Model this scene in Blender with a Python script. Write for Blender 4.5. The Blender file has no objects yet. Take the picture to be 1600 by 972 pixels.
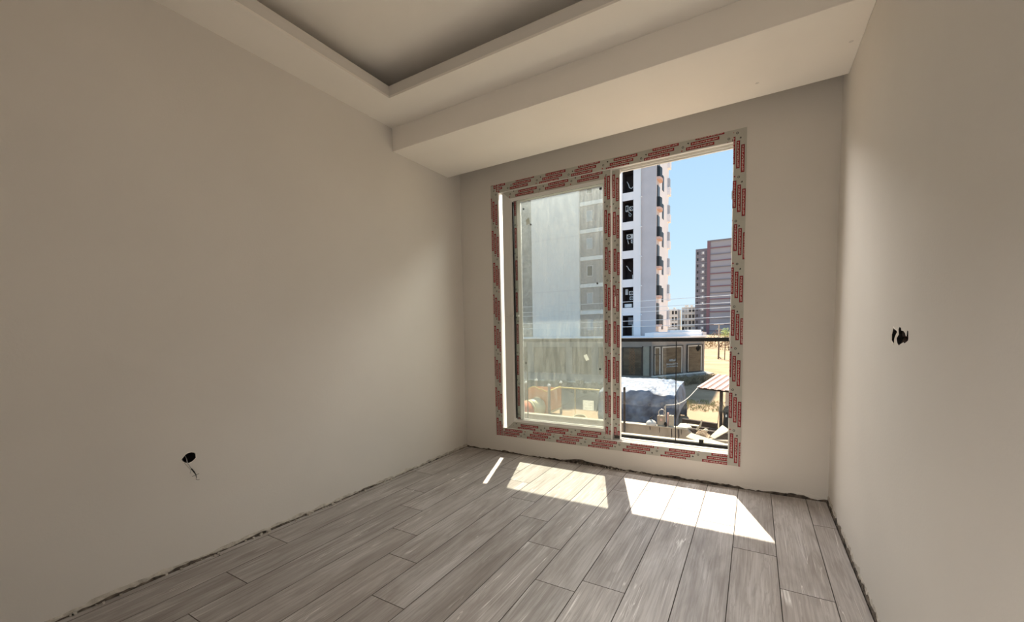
import bpy, bmesh, math, random
from mathutils import Vector, Matrix
random.seed(7)
scn = bpy.context.scene
COL = scn.collection

# ------------------------------------------------------------------ camera
cam_d = bpy.data.cameras.new('camera'); cam = bpy.data.objects.new('camera', cam_d); COL.objects.link(cam)
cam_d.sensor_fit = 'HORIZONTAL'; cam_d.sensor_width = 36; cam_d.lens = 14.6753
cam_d.shift_x = 0.00803; cam_d.shift_y = 0.04749; cam_d.clip_start = .02; cam_d.clip_end = 3000
_r = Matrix(((0.857855, -0.019159, 0.513535), (0.513451, 0.07334, -0.854979), (-0.021282, 0.997123, 0.072752)))
cam.matrix_world = Matrix.Translation((2.4024, -3.2668, 1.14)) @ _r.to_4x4()
scn.camera = cam

# ------------------------------------------------------------------ world, sun, exposure
scn.view_settings.view_transform = 'Standard'; scn.view_settings.look = 'None'
scn.view_settings.exposure = 0.79; scn.view_settings.gamma = 1; scn.view_settings.use_curve_mapping = False
w = bpy.data.worlds.new('sky'); scn.world = w; w.use_nodes = True
nt = w.node_tree; nt.nodes.clear()
tc = nt.nodes.new('ShaderNodeTexCoord'); sx = nt.nodes.new('ShaderNodeSeparateXYZ')
rp = nt.nodes.new('ShaderNodeValToRGB'); bg = nt.nodes.new('ShaderNodeBackground'); wo = nt.nodes.new('ShaderNodeOutputWorld')
nt.links.new(tc.outputs['Generated'], sx.inputs[0]); nt.links.new(sx.outputs['Z'], rp.inputs[0])
nt.links.new(rp.outputs[0], bg.inputs[0]); nt.links.new(bg.outputs[0], wo.inputs[0])
e = rp.color_ramp.elements
e[0].position = 0.0; e[0].color = (.70, .86, .97, 1)
e[1].position = 1.0; e[1].color = (.20, .42, .80, 1)
m = e.new(.16); m.color = (.56, .79, .96, 1)
m = e.new(.42); m.color = (.42, .66, .92, 1)
bg.inputs[1].default_value = .62
sun_d = bpy.data.lights.new('sun', 'SUN'); sun_d.energy = 8.9; sun_d.angle = math.radians(.53); sun_d.color = (1, .90, .74)
sun = bpy.data.objects.new('sun', sun_d); COL.objects.link(sun)
sun.rotation_euler = Vector((.35, -1, -1.45)).to_track_quat('-Z', 'Y').to_euler(); sun.location = (-10, 25, 40)
# daylight entering through the window is sampled with a portal
pd = bpy.data.lights.new('window_portal', 'AREA'); pd.shape = 'RECTANGLE'; pd.size = 1.99; pd.size_y = 2.27; pd.cycles.is_portal = True
po = bpy.data.objects.new('window_portal', pd); COL.objects.link(po); po.location = (1.341, .21, 1.29); po.rotation_euler = (math.radians(-90), 0, 0)
# fill light added in the unseen hall to brighten the room
HALL_FILL = 86.0
hd = bpy.data.lights.new('hall_fill_light', 'AREA'); hd.shape = 'RECTANGLE'; hd.size = .9; hd.size_y = .9; hd.energy = HALL_FILL; hd.color = (1, .96, .91)
ho = bpy.data.objects.new('hall_fill_light', hd); COL.objects.link(ho); ho.location = (1.9, -5.0, 2.6)
# fill light added out of view under the balcony ceiling to brighten the room
BALC_FILL = 35.0
ld = bpy.data.lights.new('balcony_fill_light', 'AREA'); ld.shape = 'RECTANGLE'; ld.size = 1.9; ld.size_y = .18; ld.energy = BALC_FILL; ld.color = (1, .97, .93)
lo_ = bpy.data.objects.new('balcony_fill_light', ld); COL.objects.link(lo_); lo_.location = (1.34, .55, 2.635); lo_.rotation_euler = Vector((0, -.7, -1)).to_track_quat('-Z', 'Y').to_euler()

# ------------------------------------------------------------------ helpers
def link(o, parent=None):
    COL.objects.link(o)
    if parent is not None: o.parent = parent
    return o
def tag(o, label=None, cat=None, group=None, kind=None):
    if label: o['label'] = label
    if cat: o['category'] = cat
    if group: o['group'] = group
    if kind: o['kind'] = kind
    return o
def empty(name, loc=(0, 0, 0), parent=None):
    o = bpy.data.objects.new(name, None); o.location = loc; o.empty_display_size = .1
    return link(o, parent)

class MB:
    def __init__(s): s.v = []; s.f = []; s.m = []
    def add(s, vs, fs, mi=0):
        b = len(s.v); s.v += [tuple(v) for v in vs]
        for f in fs: s.f.append(tuple(i + b for i in f)); s.m.append(mi)
        return s
    def box(s, x0, x1, y0, y1, z0, z1, mi=0):
        return s.add([(x0,y0,z0),(x1,y0,z0),(x1,y1,z0),(x0,y1,z0),(x0,y0,z1),(x1,y0,z1),(x1,y1,z1),(x0,y1,z1)],
                     [(0,3,2,1),(4,5,6,7),(0,1,5,4),(1,2,6,5),(2,3,7,6),(3,0,4,7)], mi)
    def obox(s, c, u, v, w_, mi=0):
        c, u, v, w_ = map(Vector, (c, u, v, w_))
        vs = [c + u*a + v*b + w_*d for d in (-.5,.5) for a, b in ((-.5,-.5),(.5,-.5),(.5,.5),(-.5,.5))]
        return s.add(vs, [(0,3,2,1),(4,5,6,7),(0,1,5,4),(1,2,6,5),(2,3,7,6),(3,0,4,7)], mi)
    def prism(s, pts, d, mi=0):
        d = Vector(d); n = len(pts); a = [Vector(p) for p in pts]; b = [p + d for p in a]
        return s.add(a + b, [tuple(range(n))[::-1], tuple(range(n, 2*n))] + [(i, (i+1) % n, n + (i+1) % n, n + i) for i in range(n)], mi)
    def poly(s, pts, mi=0): return s.add(pts, [tuple(range(len(pts)))], mi)
    def tube(s, pts, r, n=8, mi=0, cap=True):
        pts = [Vector(p) for p in pts]; rs = r if isinstance(r, (list, tuple)) else [r] * len(pts)
        vs = []; fs = []; t0 = (pts[1] - pts[0]).normalized(); up = Vector((0,0,1)) if abs(t0.z) < .9 else Vector((1,0,0))
        for i, p in enumerate(pts):
            t = (pts[min(i+1, len(pts)-1)] - pts[max(i-1, 0)]).normalized()
            a = t.cross(up); a.normalize(); b = a.cross(t); b.normalize(); up = b
            vs += [p + (a*math.cos(2*math.pi*k/n) + b*math.sin(2*math.pi*k/n)) * rs[i] for k in range(n)]
        for i in range(len(pts)-1):
            fs += [(i*n+k, i*n+(k+1) % n, (i+1)*n+(k+1) % n, (i+1)*n+k) for k in range(n)]
        if cap: fs += [tuple(range(n)), tuple(range((len(pts)-1)*n, len(pts)*n))[::-1]]
        return s.add(vs, fs, mi)
    def lathe(s, c, prof, n=16, mi=0):
        vs = [(c[0]+r*math.cos(2*math.pi*k/n), c[1]+r*math.sin(2*math.pi*k/n), c[2]+z) for r, z in prof for k in range(n)]
        fs = [(i*n+k, i*n+(k+1) % n, (i+1)*n+(k+1) % n, (i+1)*n+k) for i in range(len(prof)-1) for k in range(n)]
        return s.add(vs, fs, mi)
    def build(s, name, mats, parent=None, smooth=False, fix=True, bevel=0):
        me = bpy.data.meshes.new(name); me.from_pydata(s.v, [], s.f); me.update()
        if not isinstance(mats, (list, tuple)): mats = [mats]
        for x in mats: me.materials.append(x)
        for p, mi in zip(me.polygons, s.m): p.material_index = mi; p.use_smooth = smooth
        if fix or bevel:
            bm = bmesh.new(); bm.from_mesh(me)
            if fix: bmesh.ops.recalc_face_normals(bm, faces=bm.faces)
            if bevel: bmesh.ops.bevel(bm, geom=bm.edges[:], offset=bevel, segments=1, affect='EDGES')
            bm.to_mesh(me); bm.free()
        return link(bpy.data.objects.new(name, me), parent)

def sheet_with_hole(outer, holes, to3d, depth, name, mats, parent=None, hole_mat=None):
    """a solid panel (outline and holes as 2-D loops) with real thickness"""
    bm = bmesh.new()
    def loop(pts, off):
        vs = [bm.verts.new(to3d(a, b, off)) for a, b in pts]
        return vs, [bm.edges.new((vs[i], vs[(i+1) % len(vs)])) for i in range(len(vs))]
    loops = []
    for off in (0, depth):
        es = []; L = []
        for pts in [outer] + holes:
            v_, e_ = loop(pts, off); es += e_; L.append(v_)
        bmesh.ops.triangle_fill(bm, edges=es, use_beauty=True); loops.append(L)
    for li, (a, b) in enumerate(zip(*loops)):
        for i in range(len(a)):
            j = (i+1) % len(a); q = bm.faces.new((a[i], a[j], b[j], b[i]))
            if li and hole_mat is not None: q.material_index = 1
    bmesh.ops.recalc_face_normals(bm, faces=bm.faces)
    me = bpy.data.meshes.new(name); bm.to_mesh(me); bm.free()
    for x in (mats if isinstance(mats, (list, tuple)) else [mats]): me.materials.append(x)
    if hole_mat is not None: me.materials.append(hole_mat)
    return link(bpy.data.objects.new(name, me), parent)

# ------------------------------------------------------------------ materials
def mat(name, col, rough=.7, var=0, scale=8, bump=0, bscale=60, col2=None, metal=0, coords='Object', stretch=(1,1,1), spec=.4, detail=4, lo=.35, hi=.65):
    m = bpy.data.materials.new(name); m.use_nodes = True; n = m.node_tree.nodes; l = m.node_tree.links
    b = n['Principled BSDF']; b.inputs['Roughness'].default_value = rough; b.inputs['Metallic'].default_value = metal
    b.inputs['Specular IOR Level'].default_value = spec; b.inputs['Base Color'].default_value = (*col, 1)
    if col2 or var or bump:
        t = n.new('ShaderNodeTexCoord'); mp = n.new('ShaderNodeMapping'); mp.inputs['Scale'].default_value = stretch
        l.new(t.outputs[coords], mp.inputs[0])
    if col2 or var:
        c2 = col2 or tuple(c * (1 - var) for c in col)
        t1 = n.new('ShaderNodeTexNoise'); t1.inputs['Scale'].default_value = scale; t1.inputs['Detail'].default_value = detail
        r = n.new('ShaderNodeValToRGB'); r.color_ramp.elements[0].position = lo; r.color_ramp.elements[1].position = hi
        r.color_ramp.elements[0].color = (*c2, 1); r.color_ramp.elements[1].color = (*col, 1)
        l.new(mp.outputs[0], t1.inputs[0]); l.new(t1.outputs[0], r.inputs[0]); l.new(r.outputs[0], b.inputs['Base Color'])
    if bump:
        t2 = n.new('ShaderNodeTexNoise'); t2.inputs['Scale'].default_value = bscale; t2.inputs['Detail'].default_value = 5
        bp = n.new('ShaderNodeBump'); bp.inputs['Strength'].default_value = bump; bp.inputs['Distance'].default_value = .01
        l.new(mp.outputs[0], t2.inputs[0]); l.new(t2.outputs[0], bp.inputs['Height']); l.new(bp.outputs[0], b.inputs['Normal'])
    return m

M = {}
M['wall'] = mat('wall_paint', (.738, .698, .648), .75, var=.04, scale=1.6, bump=.06, bscale=90)
M['ceil'] = mat('ceiling_paint', (.92, .87, .805), .8, var=.03, scale=2, bump=.04, bscale=90)
M['raw'] = mat('raw_plaster', (.66, .61, .54), .95, col2=(.42, .38, .33), scale=22, bump=.8, bscale=70)
M['raw_dark'] = mat('raw_plaster_dark', (.20, .16, .13), .95, col2=(.035, .03, .025), scale=26, bump=.8, bscale=70)
M['screed'] = mat('screed', (.05, .045, .04), .95, var=.5, scale=20)
M['hole'] = mat('wall_hole_shade', (.012, .01, .009), .95)  # near-black colour stands in for the shade inside the wall holes
M['brickraw'] = mat('chipped_clay_block', (.13, .075, .055), .95, col2=(.03,.022,.02), scale=60, bump=.8, bscale=200)
M['pvc'] = mat('white_pvc', (.72, .70, .66), .35, var=.05, scale=3)
M['film'] = mat('protective_film', (.50, .485, .435), .42, var=.10, scale=12, bump=.05, bscale=30)
M['red'] = mat('print_red', (.33, .006, .016), .5, var=.25, scale=60)
M['ink'] = mat('print_light', (.60, .47, .44), .5)
M['black_ink'] = mat('print_dark', (.055, .05, .045), .5)
M['gasket'] = mat('black_gasket', (.012, .012, .012), .6)
M['blackmetal'] = mat('black_metal', (.010, .010, .011), .4)
M['rail'] = mat('rail_black', (.006, .006, .006), .7, spec=.15)
M['sticker'] = mat('sticker_paper', (.78, .78, .72), .7, var=.12, scale=60)
M['steel'] = mat('zinc_steel', (.45, .44, .42), .35, metal=.7)

def plank_mat():
    m = bpy.data.materials.new('grey_oak_laminate'); m.use_nodes = True; n = m.node_tree.nodes; l = m.node_tree.links
    b = n['Principled BSDF']; b.inputs['Roughness'].default_value = .42; b.inputs['Specular IOR Level'].default_value = .45
    t = n.new('ShaderNodeTexCoord'); oi = n.new('ShaderNodeObjectInfo')
    off = n.new('ShaderNodeVectorMath'); off.operation = 'SCALE'; off.inputs[0].default_value = (31.7, 57.3, 11.9); l.new(oi.outputs['Random'], off.inputs['Scale'])
    ad = n.new('ShaderNodeVectorMath'); ad.operation = 'ADD'; l.new(t.outputs['Object'], ad.inputs[0]); l.new(off.outputs[0], ad.inputs[1])
    def mapped(s):
        q = n.new('ShaderNodeMapping'); q.inputs['Scale'].default_value = s; l.new(ad.outputs[0], q.inputs[0]); return q.outputs[0]
    def noise(s, sc, det=6, dist=0, rough=.55):
        q = n.new('ShaderNodeTexNoise'); q.inputs['Scale'].default_value = sc; q.inputs['Detail'].default_value = det
        q.inputs['Distortion'].default_value = dist; q.inputs['Roughness'].default_value = rough; l.new(mapped(s), q.inputs[0]); return q.outputs[0]
    def ramp(x, stops):
        q = n.new('ShaderNodeValToRGB'); l.new(x, q.inputs[0]); e = q.color_ramp.elements
        e[0].position, e[0].color = stops[0][0], (*stops[0][1], 1); e[1].position, e[1].color = stops[-1][0], (*stops[-1][1], 1)
        for p, c in stops[1:-1]: k = e.new(p); k.color = (*c, 1)
        return q.outputs[0]
    def mix(a, b_, f, typ='MIX'):
        q = n.new('ShaderNodeMix'); q.data_type = 'RGBA'; q.blend_type = typ
        for i, s in ((6, a), (7, b_), (0, f)):
            if isinstance(s, (int, float)): q.inputs[i].default_value = s
            elif isinstance(s, tuple): q.inputs[i].default_value = (*s, 1)
            else: l.new(s, q.inputs[i])
        return q.outputs[2]
    broad = ramp(noise((4.5, .9, 1), 2.2, 5, .8), [(.30, (.30, .262, .240)), (.5, (.42, .385, .362)), (.70, (.52, .488, .47))])
    grain = ramp(noise((60, 1.6, 1), 2.4, 6, .3), [(.35, (.80, .79, .785)), (.62, (1.06, 1.06, 1.065))])
    c = mix(broad, grain, 1.0, 'MULTIPLY')
    # smoky cathedral figure
    sm = ramp(noise((9, .55, 1), 1.8, 4, 1.4), [(.47, (0, 0, 0)), (.505, (1, 1, 1)), (.54, (0, 0, 0))])
    c = mix(c, (.27, .235, .21), mix((0,0,0), sm, .5))
    # limed white pores, short runs only
    lime = ramp(noise((11, .42, 1), 1.5, 3, .75), [(.490, (0, 0, 0)), (.5, (1, 1, 1)), (.510, (0, 0, 0))])
    gate = ramp(noise((3, 1.1, 1), 2.6, 2), [(.48, (0, 0, 0)), (.60, (1, 1, 1))])
    c = mix(c, (.78, .75, .72), mix((0,0,0), mix(lime, gate, 1.0, 'MULTIPLY'), .9))
    # knots
    kn = ramp(noise((2.2, 1.3, 1), 3.1, 3, .4), [(.72, (0, 0, 0)), (.80, (1, 1, 1))])
    c = mix(c, (.2, .17, .145), mix((0,0,0), kn, .6))
    tone = n.new('ShaderNodeMapRange'); l.new(oi.outputs['Random'], tone.inputs[0]); tone.inputs[3].default_value = .90; tone.inputs[4].default_value = 1.10
    vm = n.new('ShaderNodeVectorMath'); vm.operation = 'SCALE'; l.new(c, vm.inputs[0]); l.new(tone.outputs[0], vm.inputs['Scale'])
    l.new(vm.outputs[0], b.inputs['Base Color'])
    bp = n.new('ShaderNodeBump'); bp.inputs['Strength'].default_value = .12; bp.inputs['Distance'].default_value = .002
    l.new(noise((70, 2, 1), 3, 5), bp.inputs['Height']); l.new(bp.outputs[0], b.inputs['Normal'])
    return m
M['plank'] = plank_mat()
M['seam'] = mat('plank_edge', (.13, .115, .10), .8)

def glass_mat(name, tint=(.96,.98,.97), gloss=1.0, dust=0.0, f0=.025, dcol=(.75,.77,.72)):
    m = bpy.data.materials.new(name); m.use_nodes = True; n = m.node_tree.nodes; l = m.node_tree.links; n.clear()
    o = n.new('ShaderNodeOutputMaterial'); tr = n.new('ShaderNodeBsdfTransparent'); tr.inputs[0].default_value = (*tint, 1)
    gl = n.new('ShaderNodeBsdfGlossy'); gl.inputs['Roughness'].default_value = .01; gl.inputs['Color'].default_value = (gloss, gloss, gloss, 1)
    lw = n.new('ShaderNodeLayerWeight'); lw.inputs[0].default_value = .5     # Schlick reflectance, the same on both faces of the pane
    pw = n.new('ShaderNodeMath'); pw.operation = 'POWER'; pw.inputs[1].default_value = 5; l.new(lw.outputs['Facing'], pw.inputs[0])
    fr = n.new('ShaderNodeMapRange'); fr.inputs[3].default_value = f0; fr.inputs[4].default_value = .9; l.new(pw.outputs[0], fr.inputs[0])
    mx = n.new('ShaderNodeMixShader'); l.new(fr.outputs[0], mx.inputs[0]); l.new(tr.outputs[0], mx.inputs[1]); l.new(gl.outputs[0], mx.inputs[2])
    out = mx.outputs[0]
    if dust:
        t = n.new('ShaderNodeTexCoord'); mp = n.new('ShaderNodeMapping'); mp.inputs['Scale'].default_value = (9, 9, 1.6); l.new(t.outputs['Object'], mp.inputs[0])
        no = n.new('ShaderNodeTexNoise'); no.inputs['Scale'].default_value = 3; no.inputs['Detail'].default_value = 8; no.inputs['Roughness'].default_value = .75; l.new(mp.outputs[0], no.inputs[0])
        r = n.new('ShaderNodeMapRange'); r.inputs[1].default_value = .3; r.inputs[2].default_value = .75; r.inputs[3].default_value = dust*.45; r.inputs[4].default_value = dust*1.75; l.new(no.outputs[0], r.inputs[0])
        d1 = n.new('ShaderNodeBsdfDiffuse'); d1.inputs[0].default_value = (*dcol, 1)
        d2 = n.new('ShaderNodeBsdfTranslucent'); d2.inputs[0].default_value = (*dcol, 1)
        dm = n.new('ShaderNodeMixShader'); dm.inputs[0].default_value = .5; l.new(d1.outputs[0], dm.inputs[1]); l.new(d2.outputs[0], dm.inputs[2])
        m2 = n.new('ShaderNodeMixShader'); l.new(r.outputs[0], m2.inputs[0]); l.new(out, m2.inputs[1]); l.new(dm.outputs[0], m2.inputs[2]); out = m2.outputs[0]
    l.new(out, o.inputs[0]); return m
M['glass'] = glass_mat('window_glass', (.94,.96,.94))
M['glass_dirty'] = glass_mat('dusty_window_glass', (.88,.89,.88), dust=.11)
M['glass_bal'] = glass_mat('balustrade_glass', (.90,.90,.88), dust=.001, f0=.010)

# ------------------------------------------------------------------ room shell
W = 2.826; HC = 2.685; HS = 2.514; YB = -3.9
WX0, WX1, WZ0, WZ1 = .345, 2.337, .155, 2.424
wall_w = sheet_with_hole([(-.2, -.25), (W+.2, -.25), (W+.2, 3.0), (-.2, 3.0)], [[(WX0, WZ0), (WX1, WZ0), (WX1, WZ1), (WX0, WZ1)]],
                         lambda a, b, o: (a, o, b), .20, 'wall_back', M['wall']); tag(wall_w, kind='structure')
LH = [(-2.362,.535),(-2.355,.542),(-2.345,.553),(-2.333,.559),(-2.319,.559),(-2.307,.554),(-2.302,.546),(-2.302,.527),(-2.312,.518),(-2.322,.512),(-2.332,.51),(-2.346,.514),(-2.357,.524)]
RH1 = [(-1.266,1.09),(-1.275,1.103),(-1.284,1.116),(-1.303,1.109),(-1.330,1.104),(-1.333,1.099),(-1.315,1.087),(-1.308,1.078),(-1.308,1.067),(-1.293,1.060),(-1.269,1.070)]
RH2 = [(-1.343,1.110),(-1.352,1.119),(-1.37,1.116),(-1.375,1.107),(-1.399,1.106),(-1.416,1.099),(-1.425,1.09),(-1.435,1.089),(-1.438,1.108),(-1.449,1.106),(-1.453,1.087),(-1.453,1.077),(-1.439,1.072),(-1.417,1.066),(-1.405,1.069),(-1.374,1.062),(-1.355,1.056),(-1.337,1.063),(-1.325,1.079),(-1.350,1.094)]
wall_l = sheet_with_hole([(YB, -.25), (.0, -.25), (.0, 3.0), (YB, 3.0)], [LH], lambda a, b, o: (-o, a, b), .14, 'wall_left', M['wall'], hole_mat=M['hole']); tag(wall_l, kind='structure')
wall_r = sheet_with_hole([(YB, -.25), (.0, -.25), (.0, 3.0), (YB, 3.0)], [RH1, RH2], lambda a, b, o: (W + o, a, b), .14, 'wall_right', M['wall'], hole_mat=M['hole']); tag(wall_r, kind='structure')
wall_n = sheet_with_hole([(-.2, -.25), (1.85, -.25), (1.85, 2.1), (2.7, 2.1), (2.7, -.25), (W+.2, -.25), (W+.2, 3.0), (-.2, 3.0)], [], lambda a, b, o: (a, YB-o, b), .14, 'wall_near', M['wall']); tag(wall_n, kind='structure')
# hall behind the doorway (outside the frame)
h = MB(); h.box(-.2, 3.6, -6.3, -6.2, -.25, 3); h.box(-.3, -.2, -6.3, YB-.14, -.25, 3); h.box(3.6, 3.7, -6.3, YB-.14, -.25, 3); h.box(W+.2, 3.7, YB-.14, YB, -.25, 3); h.box(-.3, 3.7, -6.3, YB-.14, 2.7, 3)
tag(h.build('wall_hall', M['wall']), kind='structure')
# cups behind the knocked-out socket holes
def cup(name, x, sgn, y, z, ry, rz, parent, m):
    b = MB(); n = 14; rings = []
    for k, (d, s) in enumerate(((.001, 1.25), (.045, 1.2), (.055, .6))):
        rings.append([(x + sgn*d, y + ry*s*math.cos(2*math.pi*i/n), z + rz*s*math.sin(2*math.pi*i/n)) for i in range(n)])
    vs = sum(rings, []); fs = [(j*n+i, j*n+(i+1) % n, (j+1)*n+(i+1) % n, (j+1)*n+i) for j in range(2) for i in range(n)] + [tuple(range(2*n, 3*n))]
    return b.add(vs, fs).build(name, m, parent)
cup('conduit_box', -.004, -1, -2.333, .535, .032, .027, wall_l, M['hole'])
cup('conduit_box', W+.004, 1, -1.30, 1.085, .040, .034, wall_r, M['hole'])
cup('conduit_box', W+.004, 1, -1.395, 1.087, .062, .036, wall_r, M['hole'])
# broken rims and clay chips inside the right-hand holes
b = MB(); rr = random.Random(3)
for (y, z, a, c) in ((-1.352,1.106,.012,.010),(-1.365,1.098,.011,.016),(-1.345,1.075,.014,.012),(-1.362,1.066,.012,.010),(-1.283,1.074,.010,.010),(-1.278,1.088,.007,.012),(-1.425,1.074,.010,.006)):
    vs = []; n = 7
    for k in range(n): t = 2*math.pi*k/n; q = rr.uniform(.7, 1.15); vs.append((W+.010+rr.uniform(-.004,.004), y + a*q*math.cos(t), z + c*q*math.sin(t)))
    b.prism(vs, (.02, 0, 0))
b.build('broken_block', M['brickraw'], wall_r)
def rim(name, pts, x, sgn, parent, skip=()):
    b = MB(); n = len(pts); cy = sum(p[0] for p in pts)/n; cz = sum(p[1] for p in pts)/n
    for i in range(n):
        p, q = pts[i], pts[(i+1) % n]; po_, qo = [(cy+(a[0]-cy)*1.10, cz+(a[1]-cz)*1.10) for a in (p, q)]
        b.add([(x, p[0], p[1]), (x, q[0], q[1]), (x+sgn*.0025, qo[0], qo[1]), (x+sgn*.0025, po_[0], po_[1]), (x+sgn*.0, cy+(q[0]-cy)*1.2, cz+(q[1]-cz)*1.2), (x, cy+(p[0]-cy)*1.2, cz+(p[1]-cz)*1.2)], [(0,1,2,3), (3,2,4,5)])
    return b.build(name, M['ceil'], parent)
rim('chipped_rim', LH, 0, 1, wall_l); rim('chipped_rim', RH1, W, -1, wall_r)
# wires hanging out of the left socket hole
wr = empty('loose_wires', (0, -2.33, .52)); tag(wr, 'thin loose electric wires dangling from the dark hole low on the left wall', 'wires')
def wire(name, pts, r, m):
    b = MB(); b.tube([Vector(p) - wr.location for p in pts], r, 6); return b.build(name, m, wr, smooth=True)
wire('wire', [(-.03,-2.338,.55),(.004,-2.343,.535),(.016,-2.345,.517),(.022,-2.338,.496),(.022,-2.333,.482)], .0016, M['steel'])
wire('wire', [(-.03,-2.35,.53),(.006,-2.352,.514),(.018,-2.348,.500),(.020,-2.335,.478),(.024,-2.340,.462)], .0012, M['steel'])
wire('insulated_wire', [(.022,-2.333,.484),(.024,-2.324,.466),(.025,-2.317,.450),(.024,-2.315,.432)], [.0030,.0034,.0022,.0014], M['gasket'])
wire('wire', [(.024,-2.315,.434),(.025,-2.318,.425),(.025,-2.309,.419),(.025,-2.303,.420)], .0010, M['black_ink'])
wire('wire', [(.024,-2.333,.444),(.025,-2.317,.446),(.025,-2.303,.450)], .0010, M['black_ink'])

# ceiling with recessed tray
def ring(o, i, z0, z1, name, m, kind=True):
    ob = sheet_with_hole([(o[0], o[2]), (o[1], o[2]), (o[1], o[3]), (o[0], o[3])], [[(i[0], i[2]), (i[1], i[2]), (i[1], i[3]), (i[0], i[3])]], lambda a, b, d: (a, b, z0 + d), z1 - z0, name, m)
    return ob
TX0, TX1, TY1, TY0 = .296, W-.296, -1.164, -3.45
ceil = ring((-.1, W+.1, YB-.1, .1), (TX0, TX1, TY0, TY1), HC, HC+.012, 'ceiling', M['ceil']); tag(ceil, kind='structure')
u = sheet_with_hole([(TX0-.004, TY0-.004), (TX1+.004, TY0-.004), (TX1+.004, TY1+.004), (TX0-.004, TY1+.004)], [[(TX0+.002, TY0+.002), (TX1-.002, TY0+.002), (TX1-.002, TY1-.002), (TX0+.002, TY1-.002)]],
                    lambda a, b, d: (a, b, HC-.003 + d), .010, 'tray_lip', M['ceil'], ceil)
def tray_ring(name, off, th, z0, z1, m):
    a, b_, c, d = TX0-off, TX1+off, TY0-off, TY1+off; t = MB()
    t.box(a-th, a, c-th, d+th, z0, z1); t.box(b_, b_+th, c-th, d+th, z0, z1); t.box(a, b_, d, d+th, z0, z1); t.box(a, b_, c-th, c, z0, z1); t.build(name, m, ceil)
tray_ring('tray_upstand', .004, .014, HC+.008, 2.762, M['wall'])
tray_ring('trough_side', .13, .02, HC+.010, 2.87, M['wall'])
t = MB(); t.box(-.2, W+.2, YB-.15, .2, 2.86, 3.0); t.build('tray_top', M['ceil'], ceil)
s = MB(); s.box(0, W, -.852, -.185, HS, HC+.02); s.build('soffit', M['ceil'], ceil, bevel=.002)
for (x, y) in ((2.389, -.362), (2.784, -.52)):
    b = MB(); b.lathe((x, y, HS-.0012), [(.0, 0), (.006, 0), (.009, .0011), (.011, .0013)], 9); b.build('screw_dimple', M['wall'], ceil)

# floor: laid plank by plank
fb = MB(); fb.box(-.14, W+.14, YB-.14, .0, -.12, -.009); floor = fb.build('floor', M['screed']); tag(floor, kind='structure')
hb = MB(); hb.box(-.3, 3.7, -6.3, YB-.14, -.12, 0); tag(hb.build('floor_hall', M['wall']), kind='structure')
phase = [-1.04, -1.998, -1.102, -1.337, -1.594, -1.804, -.880, -1.094, -1.352, -.434, -.340, -.546, -.650, -.902, -1.189, -.420]
PL = 1.205; PW = .19; GAP = .0008
YFN = -.012; XF0 = .008; XF1 = W-.010
def plank(x0, x1, y0, y1):
    cx, cy = (x0+x1)/2, (y0+y1)/2; a, c = (x1-x0)/2 - GAP, (y1-y0)/2 - GAP; k = .0012
    b = MB()
    b.add([(-a,-c,-.008),(a,-c,-.008),(a,c,-.008),(-a,c,-.008),(-a,-c,-.0012),(a,-c,-.0012),(a,c,-.0012),(-a,c,-.0012)], [(0,1,5,4),(1,2,6,5),(2,3,7,6),(3,0,4,7)], 1)
    b.add([(-a,-c,-.0012),(a,-c,-.0012),(a,c,-.0012),(-a,c,-.0012),(-a+k,-c+k,0),(a-k,-c+k,0),(a-k,c-k,0),(-a+k,c-k,0)], [(0,1,5,4),(1,2,6,5),(2,3,7,6),(3,0,4,7)], 1)
    b.add([(-a+k,-c+k,0),(a-k,-c+k,0),(a-k,c-k,0),(-a+k,c-k,0)], [(0,1,2,3)], 0)
    o = b.build('plank', [M['plank'], M['seam']], floor, fix=False); o.location = (cx, cy, 0)
for ci in range(-1, 15):
    x0 = max(.048 + PW*ci, XF0); x1 = min(.048 + PW*(ci+1), XF1)
    if x1 - x0 < .01: continue
    ph = phase[ci+1]; js = sorted({ph + PL*k for k in range(-4, 4)}); cur = YB-.05
    cuts = [YB-.1] + [j for j in js if YB-.05 < j < YFN-.03] + [YFN + random.uniform(-.004, .002)]
    for a_, b_ in zip(cuts[:-1], cuts[1:]): plank(x0, x1, a_, b_)

# ragged plaster where the skirting is still missing
def ragged(name, L, to3d, h0, h1, th, m, parent, seed, step=.018, base=0.0):
    r = random.Random(seed); n = int(L/step); v = 0; tops = []; 
    for i in range(n+1):
        v = .72*v + .28*r.uniform(-1, 1)*1.6; tops.append((h0+h1)/2 + (h1-h0)/2*max(-1, min(1, v*1.4)) + r.uniform(-.002,.002))
    b = MB(); vs = []; fs = []
    for i in range(n+1):
        s_ = L*i/n; t_ = th*(.6 + .8*r.random()); tp = tops[i]
        vs += [to3d(s_, t_, base), to3d(s_, t_, base + (tp-base)*.6), to3d(s_, t_*.3, tp), to3d(s_, -.002, tp+.001)]
    for i in range(n):
        for k in range(3): fs.append((4*i+k, 4*i+4+k, 4*i+5+k, 4*i+1+k))
    return b.add(vs, fs).build(name, m, parent)
ragged('ragged_plaster_edge', -YB, lambda s_, t_, z: (t_, -s_, z), .010, .030, .0035, M['raw'], wall_l, 5, step=.028)
ragged('open_joint', -YB, lambda s_, t_, z: (t_+.003, -s_, z), -.002, .012, .004, M['raw_dark'], wall_l, 8, step=.022, base=-.006)
ragged('ragged_plaster_edge', W, lambda s_, t_, z: (s_, -t_, z), .012, .034, .003, M['wall'], wall_w, 11)
ragged('open_joint', W, lambda s_, t_, z: (s_, -t_-.002, z), .003, .020, .004, M['raw_dark'], wall_w, 12, base=-.006)
ragged('ragged_plaster_edge', -YB, lambda s_, t_, z: (W-t_, -s_, z), .014, .045, .003, M['raw'], wall_r, 15)
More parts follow.
